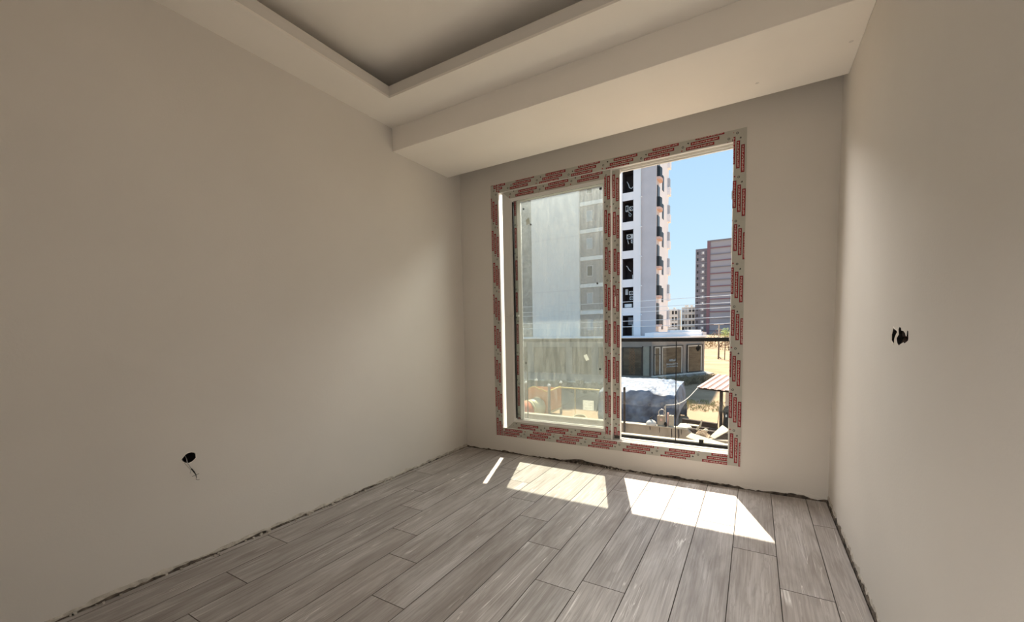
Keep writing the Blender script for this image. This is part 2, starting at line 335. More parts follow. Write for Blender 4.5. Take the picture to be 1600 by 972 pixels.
ragged('open_joint', -YB, lambda s_, t_, z: (W-t_-.002, -s_, z), .004, .030, .005, M['raw_dark'], wall_r, 16, base=-.006)
def crumbs(name, pts, m, parent, r):
    b = MB()
    for x, y, s_ in pts:
        vs = [(x + s_*r.uniform(.6,1.1)*sx, y + s_*r.uniform(.6,1.1)*sy, s_*r.uniform(.5,1)*(1+sz)) for sz in (-1, 1) for sx, sy in ((-1,-1),(1,-1),(1,1),(-1,1))]
        b.add(vs, [(0,3,2,1),(4,5,6,7),(0,1,5,4),(1,2,6,5),(2,3,7,6),(3,0,4,7)])
    o = b.build(name, m, parent); o['kind'] = 'stuff'; return o
r_ = random.Random(21)
crumbs('plaster_crumbs', [(.012+r_.random()*.014, -r_.uniform(.1, 3.0), r_.uniform(.002, .006)) for _ in range(70)] + [(.02, -1.72, .011), (.024, -1.98, .010), (.02, -2.02, .008), (.018, -1.55, .009)], M['raw'], wall_l, r_)
crumbs('plaster_crumbs', [(r_.uniform(1.0, 1.7), -.014-r_.random()*.012, r_.uniform(.002, .006)) for _ in range(30)], M['raw'], wall_w, r_)
b = MB()
pts = [(1.02,.012),(1.08,.022),(1.13,.034),(1.19,.036),(1.22,.026),(1.30,.022),(1.36,.020),(1.42,.012)]
b.prism([(x, -.0045, z) for x, z in pts] + [(1.42,-.0045,0),(1.02,-.0045,0)], (0, .003, 0)); b.build('open_joint', M['raw_dark'], wall_w)

# ------------------------------------------------------------------ window (white PVC slider, both sashes pushed to the left)
# tape print: flat lettering set out as in the photograph
def text_mesh(body, size):
    c = bpy.data.curves.new('lettering', 'FONT'); c.body = body; c.size = size; c.align_x = 'CENTER'; c.align_y = 'CENTER'; c.resolution_u = 1; c.offset = size*.018
    o = bpy.data.objects.new('lettering', c); COL.objects.link(o); bpy.context.view_layer.update()
    me = bpy.data.meshes.new_from_object(o.evaluated_get(bpy.context.evaluated_depsgraph_get()))
    vs = [tuple(v.co) for v in me.vertices]; fs = [tuple(p.vertices) for p in me.polygons]
    bpy.data.objects.remove(o); bpy.data.curves.remove(c); bpy.data.meshes.remove(me)
    x0 = min(v[0] for v in vs); x1 = max(v[0] for v in vs); y0 = min(v[1] for v in vs); y1 = max(v[1] for v in vs)
    return [((v[0]-(x0+x1)/2)/(x1-x0), (v[1]-(y0+y1)/2)/(y1-y0)) for v in vs], fs
TV, TF = text_mesh('#PIMAPEN', .1)
BL, BH = .178, .0215
def print_strip(name, length, width, to3d, parent, phase=0.0, drift=.0, rows=3, pitch=.285, rowgap=.0275, stag=.030, flip=False, v0=0.0):
    """print on a strip u in 0..length, v in 0..width ; clipped to the strip"""
    bm = bmesh.new()
    def put(pts, faces, h, mi):
        vs = [bm.verts.new((x, y, h)) for x, y in pts]
        for f in faces:
            try: q = bm.faces.new([vs[i] for i in f]); q.material_index = mi
            except ValueError: pass
    n0 = -2
    for g in range(n0, int(length/pitch)+3):
        for r in range(-2, rows+1):
            cu = phase + g*pitch + r*stag; cv = v0 + width/2 + (r - (rows-1)/2)*rowgap + drift*((g*37 % 5)-2)/2
            if not (-BH < cv < width+BH): continue
            if r < 0 or r >= rows: continue
            put([(cu-BL/2, cv-BH/2), (cu+BL/2, cv-BH/2), (cu+BL/2, cv+BH/2), (cu-BL/2, cv+BH/2)], [(0,1,2,3)], .0003, 2)
            e_ = .0018
            put([(cu-BL/2+e_, cv-BH/2+e_), (cu+BL/2-e_, cv-BH/2+e_), (cu+BL/2-e_, cv+BH/2-e_), (cu-BL/2+e_, cv+BH/2-e_)], [(0,1,2,3)], .0005, 0)
            put([(cu + x*BL*.90, cv + y*BH*.50) for x, y in TV], TF, .0007, 1)
        # ring mark and small printed symbol between the blocks
        cu = phase + g*pitch + pitch/2 + stag*.9; cv = width*.5 + drift + ((g % 2)-.5)*.012
        a = [(cu + .0078*math.cos(k*math.pi/6), cv + .0078*math.sin(k*math.pi/6)) for k in range(12)] + [(cu + .0042*math.cos(k*math.pi/6), cv + .0042*math.sin(k*math.pi/6)) for k in range(12)]
        put(a, [(k, (k+1) % 12, 12+(k+1) % 12, 12+k) for k in range(12)], .0004, 2)
        cu2 = cu - .034; cv2 = cv - .018
        put([(cu2-.006, cv2-.005), (cu2+.003, cv2-.006), (cu2+.007, cv2), (cu2+.001, cv2+.002), (cu2-.001, cv2+.007), (cu2-.005, cv2+.002)], [(0,1,2,3,4,5)], .0004, 2)
        cu2 = cu + .006; cv2 = cv + .024
        put([(cu2-.005, cv2-.003), (cu2+.004, cv2-.005), (cu2+.006, cv2+.003), (cu2-.002, cv2+.005)], [(0,1,2,3)], .0004, 0)
    for co, no in (((0,0,0),(-1,0,0)), ((length,0,0),(1,0,0)), ((0,.0008,0),(0,-1,0)), ((0,width-.0008,0),(0,1,0))):
        bmesh.ops.bisect_plane(bm, geom=bm.verts[:]+bm.edges[:]+bm.faces[:], plane_co=co, plane_no=no, clear_outer=True)
    for v in bm.verts:
        uu, vv, hh = v.co; 
        if flip: uu, vv = length-uu, width-vv
        v.co = to3d(uu, vv, hh)
    me = bpy.data.meshes.new(name); bm.to_mesh(me); bm.free()
    for x in ('red', 'ink', 'black_ink'): me.materials.append(M[x])
    return link(bpy.data.objects.new(name, me), parent)

def frame_side(side, X0, X1, Z0, Z1, prof, k=(1,1,1,1), film=None):
    """one mitred member of a rectangular frame; prof = [(t, y, material)] closed; k = inset scale L,R,B,T"""
    b = MB()
    def pt(t_, corner):
        l, r, bo, to = [t_*q for q in k]
        return {'BL': (X0+l, Z0+bo), 'BR': (X1-r, Z0+bo), 'TR': (X1-r, Z1-to), 'TL': (X0+l, Z1-to)}[corner]
    ca, cb = {'left': ('BL', 'TL'), 'right': ('BR', 'TR'), 'bottom': ('BL', 'BR'), 'top': ('TL', 'TR')}[side]
    n = len(prof)
    A = [(pt(p[0], ca)[0], p[1], pt(p[0], ca)[1]) for p in prof]; B = [(pt(p[0], cb)[0], p[1], pt(p[0], cb)[1]) for p in prof]
    base = len(b.v); b.v += A + B
    for i in range(n):
        b.f.append((i, (i+1) % n, n+(i+1) % n, n+i)); b.m.append(prof[i][2])
    b.f.append(tuple(range(n))); b.m.append(0); b.f.append(tuple(range(n, 2*n))[::-1]); b.m.append(0)
    return b
win = empty('window_1', ((WX0+WX1)/2, 0, WZ0)); tag(win, kind='structure')
WO = Vector(win.location)
def rel(mb, o=WO): mb.v = [(v[0]-o[0], v[1]-o[1], v[2]-o[2]) for v in mb.v]; return mb
F = 1  # film material slot
prof = [(0,-.008,F),(.074,-.008,0),(.078,-.004,0),(.078,.003,0),(.066,.003,0),(.066,.022,0),(.070,.022,0),(.070,.028,0),(.066,.028,0),(.066,.050,0),(.074,.050,0),(.074,.055,0),(.066,.055,2),(.066,.078,0),(.070,.078,0),(.070,.084,0),(.066,.084,0),(.066,.104,0),(.077,.104,0),(.077,.118,0),(0,.118,0)]
frame = empty('frame', (0,0,0), win)
FM = [M['pvc'], M['film'], M['gasket']]
members = {}
for sd in ('left', 'right', 'bottom', 'top'):
    pf = [(min(t_, .034), y_, m_) if sd == 'left' and y_ > 0.0 and t_ > .03 and not (t_ > .077 and y_ < .01) else (t_, y_, m_) for t_, y_, m_ in prof]
    members[sd] = rel(frame_side(sd, WX0, WX1, WZ0, WZ1, pf)).build({'left': 'jamb', 'right': 'jamb', 'bottom': 'sill', 'top': 'head'}[sd], FM, frame)
def R(x, y, z, o=WO): return (x-o[0], y-o[1], z-o[2])
Lh = WZ1-WZ0; Lw = WX1-WX0; yf = -.008
# right jamb reads upwards, left jamb reads downwards, sill upright, head upside down
print_strip('brand_print', Lh, .078, lambda u_, v_, h_: R(WX1-v_, yf-h_, WZ0+u_), frame, phase=.08, drift=.010, rows=3)
print_strip('brand_print', Lh, .074, lambda u_, v_, h_: R(WX0+v_, yf-h_, WZ1-u_), frame, phase=.20, drift=.010, rows=3)
print_strip('brand_print', Lw-.16, .074, lambda u_, v_, h_: R(WX0+.08+u_, yf-h_, WZ0+v_), frame, phase=.05, drift=.006, rows=3)
print_strip('brand_print', Lw-.16, .074, lambda u_, v_, h_: R(WX1-.08-u_, yf-h_, WZ1-v_), frame, phase=.14, drift=.008, rows=3)

def sash(name, X0, X1, Z0, Z1, yi, k, mats, glassmat, prints, label):
    s_ = empty(name, (0,0,0), win); s_['label'] = label
    pr = [(0,yi,F),(.066,yi,0),(.071,yi+.004,0),(.086,yi+.014,0),(.088,yi+.018,2),(.088,yi+.026,0),(.084,yi+.042,0),(0,yi+.042,0)]
    for sd in ('left', 'right', 'bottom', 'top'):
        mm = [M['pvc'], M['film'], M['gasket']]
        if sd == 'left': mm[1] = mats
        rel(frame_side(sd, X0, X1, Z0, Z1, pr, k)).build({'left': 'stile', 'right': 'stile', 'bottom': 'bottom_rail', 'top': 'top_rail'}[sd], mm, s_)
    g = MB(); g.box(X0+.084*k[0], X1-.084*k[1], yi+.019, yi+.024, Z0+.084*k[2], Z1-.084*k[3]); rel(g).build('pane', glassmat, s_)
    for a in prints: print_strip('brand_print', *a[:3], s_, **a[3])
    return s_
I0, I1, IZ0, IZ1, YI = .456, 1.430, .224, 2.354, .005
s1 = sash('sash', I0, I1, IZ0, IZ1, YI, (1.12, .76, 1.05, 1.05), M['pvc'], M['glass'], [
    (IZ1-IZ0-.1, .050, lambda u_, v_, h_: R(I1-.050+v_, YI-h_, IZ1-.05-u_), dict(phase=.06, rows=2, drift=.004)),
    (I1-I0-.10, .068, lambda u_, v_, h_: R(I1-.03-u_, YI-h_, IZ1-v_), dict(phase=.12, rows=2, drift=.004)),
    (I1-I0-.12, .066, lambda u_, v_, h_: R(I1-.05-u_, YI-h_, IZ0+.066-v_), dict(phase=.12, rows=2, drift=.004))], 'inner sliding sash with film-wrapped rails and bare left stile')
O0, O1, YO = .51, 1.487, .057
s2 = sash('sash', O0, O1, IZ0, IZ1, YO, (1, .9, 1.05, 1.05), M['film'], M['glass_dirty'], [
    (IZ1-IZ0-.05, .058, lambda u_, v_, h_: R(O1-.058+v_, YO-h_, IZ1-.02-u_), dict(phase=.10, rows=2, drift=.004)),
    (IZ1-IZ0-.05, .040, lambda u_, v_, h_: R(O0+.028+v_, YO-h_, IZ1-.02-u_), dict(phase=.10, rows=1, drift=.002))], 'outer sliding sash with dusty glass pushed behind the inner one')
b = MB(); b.box(.552, .563, .010, .0235, .33, 2.25); rel(b).build('brush_seal', M['gasket'], s1)
# latch on the inner sash's stile, stickers and pads on the glass
b = MB(); b.box(.476,.545,-.008,.004,1.252,1.262); b.box(.506,.520,-.012,.004,1.238,1.278); b.box(.545,.585,.030,.050,1.250,1.266); b.box(.528,.552,-.004,.034,1.252,1.262)
rel(b).build('latch', M['pvc'], win, bevel=.0015)
def decal(name, x, z, w_, h_, m, rot=0, parent=s2, y=None, jag=0, n=4, label=None):
    y = (YO+.017) if y is None else y; b = MB(); rr = random.Random(int(x*977)); pts = []
    if jag:
        for k in range(12):
            t_ = 2*math.pi*k/12; q = rr.uniform(1-jag, 1); pts.append((w_/2*q*math.cos(t_)*1.2, h_/2*q*math.sin(t_)*1.2))
    else: pts = [(-w_/2,-h_/2),(w_/2,-h_/2),(w_/2,h_/2),(-w_/2,h_/2)]
    c, s_ = math.cos(rot), math.sin(rot)
    b.prism([R(x + p*c - q*s_, y, z + p*s_ + q*c) for p, q in pts], (0, .0012, 0)); o = b.build(name, m, parent)
    if label: o['label'] = label
    return o
decal('sticker', .676, 2.082, .042, .070, M['sticker'], jag=.5, label='torn white paper scrap on the glass')
for x, z in ((1.300, 1.495), (1.318, .795), (.632, 2.195), (.630, .83), (.702, 2.05)): decal('rubber_pad', x, z, .014, .014, M['gasket'], rot=.5 if z > .8 else 0)
decal('rubber_pad', 1.348, 2.222, .020, .018, M['gasket'], parent=s1, y=YI+.012)
# striker plate and drain slots
b = MB(); b.box(1.448, 1.458, YO-.004, YO, 1.30, 1.38); rel(b).build('striker_plate', M['sticker'], win)
b = MB(); b.box(1.442, 1.486, YO-.003, YO, .236, .262); rel(b).build('end_block', M['black_ink'], win)
for z in (1.03, 1.98, 1.62):
    b = MB(); b.box(WX1-.083, WX1-.077, .004, .020, z, z+.055); rel(b).build('striker_plate', M['steel'], win)

# ------------------------------------------------------------------ balcony outside the window
M['stone'] = mat('balcony_stone', (.80, .77, .72), .7, var=.12, scale=14, bump=.1)
M['outer_dimmer'] = mat('outer_dimmer_grey', (.22, .21, .20), .9, var=.06, scale=6)
M['coping'] = mat('coping_stone', (.50, .44, .34), .8, var=.15, scale=14)
M['render'] = mat('exterior_render', (.62, .59, .55), .85, var=.06, scale=6)
b = MB(); b.box(-1.2, 4.2, .22, 1.20, -.25, -.06); balc = b.build('balcony_floor', M['stone']); tag(balc, kind='structure')
b = MB(); b.box(-1.2, 4.2, 1.125, 1.195, -.06, .001); b.build('coping', M['coping'], balc, bevel=.004)
b = MB(); b.box(-3, 6, .2, 1.12, 2.71, 2.93); b.box(-3, 6, -.2, .2, 2.95, 3.05); tag(b.build('balcony_slab_above', M['render']), kind='structure')
lp = empty('balcony_fill', (1.34, .56, 2.71)); tag(lp, 'unseen fill lamp added under the balcony ceiling to brighten the room', 'lamp')
b = MB(); b.obox((0, .008, -.058), (1.96, 0, 0), (0, .17, -.119), (0, .012, .017)); b.build('fill_housing', M['pvc'], lp)  # casing made up to go with the added fill light
for x in (-.8, .8): b = MB(); b.tube([(x, 0.02, 0), (x, .02, -.055)], .01, 6); b.build('fill_hanger', M['steel'], lp)
bal = empty('glass_balustrade', (1.3, 1.1, -.03)); tag(bal, 'glass balcony balustrade with a black top rail just outside the window', 'balustrade')
def relb(mb): return rel(mb, bal.location)
b = MB(); b.box(-1.1, 4.1, 1.075, 1.125, .984, 1.020); relb(b).build('top_rail', M['rail'], bal, bevel=.003)
b = MB(); b.box(-1.1, 4.1, 1.078, 1.122, -.06, .003); relb(b).build('bottom_channel', M['rail'], bal, bevel=.003)
for x0, x1 in ((-1.1, .098), (.104, 1.747), (1.753, 3.3)):
    b = MB(); b.box(x0, x1, 1.096, 1.104, -.005, .99); relb(b).build('glass_pane', M['glass_bal'], bal)
for x in (1.75, .101): b = MB(); b.box(x-.0035, x+.0035, 1.094, 1.106, -.005, .99); relb(b).build('joint_seal', M['rail'], bal)

o = sheet_with_hole([(-3, -.25), (6, -.25), (6, 2.70), (-3, 2.70)], [[(WX0, WZ0), (WX1, WZ0), (WX1, WZ1), (WX0, WZ1)]], lambda a, b, o: (a, .201+o, b), .02, 'outer_dimmer_sheet', M['outer_dimmer'], wall_w)  # dark sheet added on the outer wall to cut reflections in the balustrade
def bdecal(x, z, w_, h_, rot, label):
    b = MB(); c, s_ = math.cos(rot), math.sin(rot)
    b.prism([(x + p*c - q*s_ - bal.location.x, 1.0945 - bal.location.y, z + p*s_ + q*c - bal.location.z) for p, q in ((-w_/2,-h_/2),(w_/2,-h_/2),(w_/2,h_/2),(-w_/2,h_/2))], (0, .001, 0))
    o = b.build('sticker', M['sticker'], bal); o['label'] = label
bdecal(.853, .286, .125, .108, 0, 'white square paper label on the glass'); bdecal(.835, .812, .040, .066, .45, 'small tilted white paper label on the glass')
b = MB(); rr = random.Random(4)
for i in range(18):
    x = .853 + rr.uniform(-.045, .042); z = .286 + rr.uniform(-.038, .038); w_ = rr.uniform(.008, .024); b.box(x-w_/2, x+w_/2, 1.0938, 1.0944, z-.0016, z+.0016)
for x in (.853-.056, .853+.054): b.box(x-.0016, x+.0016, 1.0938, 1.0944, .24, .332)
relb(b).build('sticker_print', M['steel'], bal)
b = MB(); b.box(1.965, 2.005, 1.070, 1.094, .003, .040); relb(b).build('glass_clamp', M['rail'], bal, bevel=.003)
# ------------------------------------------------------------------ the ground outside
G = -3.36
M['soil'] = mat('dry_soil', (.42, .30, .19), .95, col2=(.32, .22, .135), scale=.35, bump=.5, bscale=3, detail=9)
M['pave'] = mat('grey_pavers', (.36, .33, .30), .9, col2=(.24, .22, .20), scale=2.5, bump=.4, bscale=8)
M['weed'] = mat('dry_weeds', (.34, .29, .20), .95, col2=(.17, .145, .10), scale=3, bump=.8, bscale=6)
M['green'] = mat('green_weeds', (.19, .23, .08), .95, col2=(.32, .26, .13), scale=4)
b = MB(); N = 60; rr = random.Random(2)
xs = [-400 + 800*i/8 for i in range(9)]
gv = []; gf = []
ys = [3.0, 12, 16, 20, 24, 30, 36, 44, 55, 70, 90, 120, 160, 220, 400, 1200]
xs = [-700, -200, -80, -40, -25, -15, -9, -5, -2, 0, 2, 4, 8, 15, 30, 60, 150, 500]
for y in ys:
    for x in xs:
        z = G + (0 if y < 60 else min((y-60)*.004, .5) + rr.uniform(-.12, .12) * (1 if y < 300 else 0))
        gv.append((x, y, z))
nx = len(xs)
for j in range(len(ys)-1):
    for i in range(nx-1): gf.append((j*nx+i, j*nx+i+1, (j+1)*nx+i+1, (j+1)*nx+i))
ground = MB().add(gv, gf).build('ground', M['soil'], smooth=True); tag(ground, kind='structure')
b = MB(); b.prism([(-26, 29.0, G+.005), (-5.8, 28.9, G+.005), (-3.1, 31.5, G+.005), (-1.7, 36.2, G+.005), (-.7, 39.4, G+.005), (-1.5, 41, G+.005), (-26, 41, G+.005)], (0, 0, .07))
pv = b.build('sidewalk', M['pave']); tag(pv, kind='structure')
b = MB(); b.prism([(-26, 28.75, G), (-5.75, 28.65, G), (-2.95, 31.3, G), (-1.55, 36.0, G), (-1.65, 36.2, G), (-3.1, 31.5, G), (-5.8, 28.9, G), (-26, 29.0, G)], (0, 0, .11)); b.build('kerb', M['stone'], pv)
# weeds: tufts of blades, nobody could count them
def tufts(name, area, count, hmin, hmax, m, label, seed, blades=12):
    r = random.Random(seed); b = MB()
    for _ in range(count):
        x, y = area(r); h_ = r.uniform(hmin, hmax)
        for k in range(blades):
            a = r.uniform(0, 6.28); d = r.uniform(.2, .8)*h_; w_ = .012*h_ + .005; c_, s_ = math.cos(a), math.sin(a); ox, oy = r.uniform(-.5, .5)*h_, r.uniform(-.5, .5)*h_
            b.add([(x+ox-s_*w_, y+oy+c_*w_, G-.02), (x+ox+s_*w_, y+oy-c_*w_, G-.02), (x+ox+c_*d*.4+s_*w_*.6, y+oy+s_*d*.4-c_*w_*.6, G+h_*.6), (x+ox+c_*d, y+oy+s_*d, G+h_)], [(0,1,2,3)])
    o = b.build(name, m, fix=False); return tag(o, label, 'weeds', kind='stuff')
def rect(x0, x1, y0, y1): return lambda r: (r.uniform(x0, x1), r.uniform(y0, y1))
tufts('dry_grass', lambda r: (lambda y: (r.uniform(-24, -5.2 + (y-24)*.62), y))(r.uniform(23.8, 29)), 900, .10, .32, M['weed'], 'band of dull dry grass along the kerb in front of the shops', 31)
tufts('green_weeds', rect(-2.2, 2.6, 20.4, 23.6), 420, .06, .20, M['green'], 'low green weeds on the bare soil beside the tin roof', 32, 6)
tufts('dry_brush', lambda r: (lambda t: (-3.2 + 2.7*t + r.gauss(0, .35), 30.2 + 3.4*t + r.gauss(0, .5)))(r.random()), 330, .15, .60, M['weed'], 'tall straggly dry brush at the corner of the sidewalk', 33, 8)

# ------------------------------------------------------------------ buildings
M['tower_white'] = mat('tower_white_render', (.92, .88, .87), .9, var=.06, scale=.35)
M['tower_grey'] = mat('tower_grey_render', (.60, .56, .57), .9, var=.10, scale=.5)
M['tower_concrete'] = mat('grey_stone_cladding', (.42, .405, .38), .9, var=.42, scale=3)
M['tower_brown'] = mat('brown_cladding', (.47, .41, .395), .9, var=.32, scale=5)
M['loggia'] = mat('loggia_shade_brown', (.060, .042, .038), .85, var=.4, scale=1.2)  # dark brown puts the shade of the deep recess into the lining
M['winglass'] = mat('dark_building_glass', (.03, .03, .034), .35, spec=.3)
M['win_blind'] = mat('window_blind', (.42, .44, .48), .6)
M['ac'] = mat('air_conditioner_white', (.85, .85, .84), .5)
M['slab_pink'] = mat('terracotta_slab', (.75, .50, .42), .85, var=.15, scale=2)
tw = empty('apartment_tower', (-13, 41, G)); tag(tw, 'white and brown apartment tower filling the view behind the low shops', 'building')
def T(mb, name, m, parent=None, **k): return rel(mb, tw.location).build(name, m, parent or tw, **k)
TZ = 22.6; TZL = 30.0; SL = [.155 + 2.93*k for k in range(-1, 9)]
b = MB(); b.box(-26, -6.2, 42.6, 48, G, TZ); T(b, 'core', M['tower_white'])
b = MB(); b.box(-26, -20.0, 41.15, 42.65, G, TZL); T(b, 'stone_wall', M['tower_concrete'])
b = MB(); b.box(-20.0, -14.2, 40.85, 42.65, G, TZL); T(b, 'blank_wall', M['tower_white'])
for z in [s_ - .75 for s_ in SL[1::2]]:
    b = MB(); b.box(-20.0, -14.2, 40.842, 40.852, z, z+.03); T(b, 'render_joint', M['tower_grey'])
b = MB(); b.box(-14.2, -9.75, 41.3, 42.65, G, TZL); T(b, 'clad_wall', M['tower_white'])
b = MB(); b.box(-9.75, -9.5, 40.95, 42.65, G, TZ); T(b, 'pillar', M['tower_white'])
b = MB(); b.box(-8.39, -7.70, 40.95, 42.65, G, TZ); T(b, 'pillar', M['tower_white'])
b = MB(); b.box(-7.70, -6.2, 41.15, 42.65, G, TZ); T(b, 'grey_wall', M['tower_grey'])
b = MB(); b.box(-7.74, -7.66, 40.90, 41.0, G, TZ); T(b, 'downpipe', M['ac'])
rr = random.Random(12)
for i, z in enumerate(SL):
    if z > 19.5: continue
    z0, z1 = z, z+2.15                                   # loggia opening
    b = MB(); b.box(-9.5, -8.39, 41.02, 42.65, z1-.02, z+2.93); T(b, 'parapet', M['tower_white'])
    b = MB(); b.box(-9.5, -8.39, 42.45, 42.6, z0-.05, z1+.05); b.box(-9.5, -9.46, 41.0, 42.5, z0, z1); b.box(-8.43, -8.392, 40.98, 42.5, z0, z1); b.box(-9.5, -8.4, 41.03, 42.5, z1-.04, z1-.021); T(b, 'loggia_shade_lining', M['loggia'])
    # brown panel with its small window, between pale slab bands
    for x0, x1 in ((-14.15, -11.98), (-11.94, -9.8)):
        b = MB(); b.box(x0, x1, 41.18, 41.32, z+.02-.1, z+2.93-.55); T(b, 'brown_panel', M['tower_brown'])
    f = MB(); f.box(-13.45, -12.75, 41.12, 41.2, z+.65, z+1.85); fo = T(f, 'window', M['tower_grey'])
    f = MB(); f.box(-13.36, -12.84, 41.105, 41.125, z+.74, z+1.76); T(f, 'pane', M['win_blind'] if i % 3 else M['winglass'], fo)
    b = MB(); b.box(-14.2, -9.75, 41.08, 41.32, z+2.93-.52, z+2.93-.12); T(b, 'slab_band', M['tower_white'])
    b = MB(); b.tube([(-7.72, 40.92, z+2.3), (-7.45, 40.55, z+2.12)], .04, 6); T(b, 'drain_spout', M['ac'])
    # side face: balconies and tall windows
    b = MB(); b.box(-6.22, -6.12, 41.5, 42.5, z+1.15, z+3.3); T(b, 'balcony_door', M['winglass'])
    b = MB(); pts = [(-6.2, 41.3), (-5.92, 41.42), (-5.80, 41.9), (-5.80, 42.3), (-5.92, 42.78), (-6.2, 42.9)]
    b.prism([(x, y, z+.90) for x, y in pts], (0, 0, .24)); T(b, 'balcony_slab', M['slab_pink'])
    b = MB(); ins = [(-6.2, 41.38), (-5.95, 41.48), (-5.86, 41.93), (-5.86, 42.27), (-5.95, 42.7), (-6.2, 42.82)]
    for p, q in zip(ins[:-1], ins[1:]):
        d = Vector((q[0]-p[0], q[1]-p[1], 0)); c = Vector(((p[0]+q[0])/2, (p[1]+q[1])/2, z+1.14+.5)); nrm = Vector((-d.y, d.x, 0)).normalized()
        b.obox(c, d, nrm*.03, (0, 0, 1.0))
    T(b, 'balcony_railing', M['blackmetal'])
    f = MB(); f.box(-6.23, -6.14, 44.2, 44.9, z+.6, z+2.1); T(f, 'window', M['winglass'])
    b = MB(); b.box(-6.2, -5.92, 47.2, 48, z+.85, z+1.7); T(b, 'end_balcony', M['tower_white'])
    b = MB(); b.box(-6.21, -6.0, 47.3, 47.9, z+1.7, z+2.7); T(b, 'end_balcony_glass', M['win_blind'])
b = MB(); b.box(-26.2, -6.0, 40.8, 48.2, TZ, TZ+.5); T(b, 'roof_parapet', M['tower_white'])
# air conditioners, pipes and oddments in the loggias
def ac(x, y, z, s_=.8):
    b = MB(); b.box(x, x+.80*s_, y, y+.3, z, z+.56*s_); o = T(b, 'air_conditioner', M['ac'], bevel=.01)
    c = Vector((x+.32*s_, y-.012, z+.28*s_)); b = MB(); n = 16; R1 = .215*s_
    b.prism([(c.x+R1*math.cos(2*math.pi*k/n), c.y, c.z+R1*math.sin(2*math.pi*k/n)) for k in range(n)], (0, .02, 0)); T(b, 'fan_grille', M['winglass'], o)
    b = MB(); b.prism([(c.x+.06*s_*math.cos(2*math.pi*k/8), c.y-.01, c.z+.06*s_*math.sin(2*math.pi*k/8)) for k in range(8)], (0, .02, 0)); T(b, 'fan_hub', M['ac'], o)
def hose(pts, r=.045): b = MB(); b.tube(pts, r, 6); T(b, 'loose_pipe', M['ac'], smooth=True)
z5, z4, z3, z2, z1_, z0_ = [SL[k] for k in (6, 5, 4, 3, 2, 1)]
hose([(-9.25, 41.8, z5+1.35), (-9.10, 41.8, z5+1.05), (-9.0, 41.8, z5+.70), (-8.80, 41.8, z5+.58), (-8.62, 41.8, z5+.72), (-8.55, 41.8, z5+.9)])
ac(-8.95, 41.6, z4+1.25, .72); b = MB(); b.box(-9.35, -9.08, 41.6, 41.9, z4+1.2, z4+1.8); b.box(-9.30, -9.13, 41.58, 41.62, z4+1.3, z4+1.7, 1); T(b, 'duct_box', [M['ac'], M['winglass']])
hose([(-9.1, 41.7, z4+1.15), (-8.9, 41.7, z4+1.0), (-8.78, 41.7, z4+.85), (-8.85, 41.7, z4+.68), (-9.0, 41.7, z4+.72), (-9.02, 41.7, z4+.95)], .035)
ac(-9.25, 41.6, z3+1.30, .85); ac(-8.78, 41.55, z3+.85, .60); hose([(-9.15, 41.7, z3+1.2), (-9.1, 41.7, z3+.95), (-9.05, 41.7, z3+.8)])
hose([(-9.3, 41.7, z2+1.5), (-9.15, 41.7, z2+1.35), (-9.0, 41.7, z2+1.05), (-8.8, 41.7, z2+.9)]); b = MB(); b.box(-8.62, -8.45, 41.5, 41.8, z2+.1, z2+.5); T(b, 'bucket', M['ac'])
ac(-8.98, 41.6, z1_+1.35, .72); ac(-8.92, 41.6, z1_+.85, .62); b = MB(); b.box(-9.38, -9.12, 41.6, 41.9, z1_+1.4, z1_+1.98); T(b, 'duct_box', M['ac'])
b = MB(); b.box(-9.40, -8.62, 41.3, 41.6, z1_+.05, z1_+.42); T(b, 'white_box', M['ac'], bevel=.03)
b = MB(); b.box(-9.25, -8.55, 42.3, 42.44, z0_+1.15, z0_+1.95); T(b, 'curtain', M['win_blind']); b = MB(); b.tube([(-8.5, 41.3, z0_), (-8.5, 41.3, z0_+1.2)], .10, 8); T(b, 'roll', M['sticker'])

# low shops in front of the tower
M['shop_wall'] = mat('shop_taupe_wall', (.36, .32, .29), .9, var=.08, scale=1.5)
M['shop_frame'] = mat('shop_dark_frame', (.045, .038, .034), .6)
M['shop_frame_w'] = mat('shop_light_frame', (.62, .58, .53), .6)
M['shop_glass'] = mat('shop_glass', (.060, .048, .036), .16, col2=(.115, .095, .07), scale=1.4, spec=.4, stretch=(1,1,3))
M['cream'] = mat('cream_panel', (.40, .38, .31), .8, var=.15, scale=2)
M['grille'] = mat('orange_lattice', (.42, .20, .09), .7)
shop = empty('shop_building', (-8, 36, G)); tag(shop, 'low taupe shop building with big shopfront windows at the foot of the tower', 'building')
def S(mb, name, m, parent=None, **k): return rel(mb, shop.location).build(name, m, parent or shop, **k)
b = MB(); b.prism([(-26, 34.3, G), (-5.15, 34.3, G), (-1.56, 39.75, G), (-3.1, 40.75, G), (-26, 40.75, G)], (0, 0, 3.42)); S(b, 'wall', M['shop_wall'])
b = MB(); b.prism([(-26, 34.1, G+3.38), (-5.05, 34.1, G+3.38), (-1.36, 39.70, G+3.38), (-3.0, 40.8, G+3.38), (-26, 40.8, G+3.38)], (0, 0, .14)); S(b, 'roof_edge', M['tower_white'])
b = MB(); b.prism([(-5.2, 35.2, G+3.52), (-1.75, 40.0, G+3.52), (-3.0, 40.78, G+3.52), (-6.1, 40.78, G+3.52), (-6.1, 35.8, G+3.52)], (0, 0, .36)); S(b, 'roof_deck', M['tower_white'])
b = MB(); b.prism([(-4.2, 37.2, G+3.88), (-1.9, 40.3, G+3.88), (-3.0, 40.78, G+3.88), (-5.0, 40.78, G+3.88)], (0, 0, .17)); S(b, 'roof_cap', M['ac'])
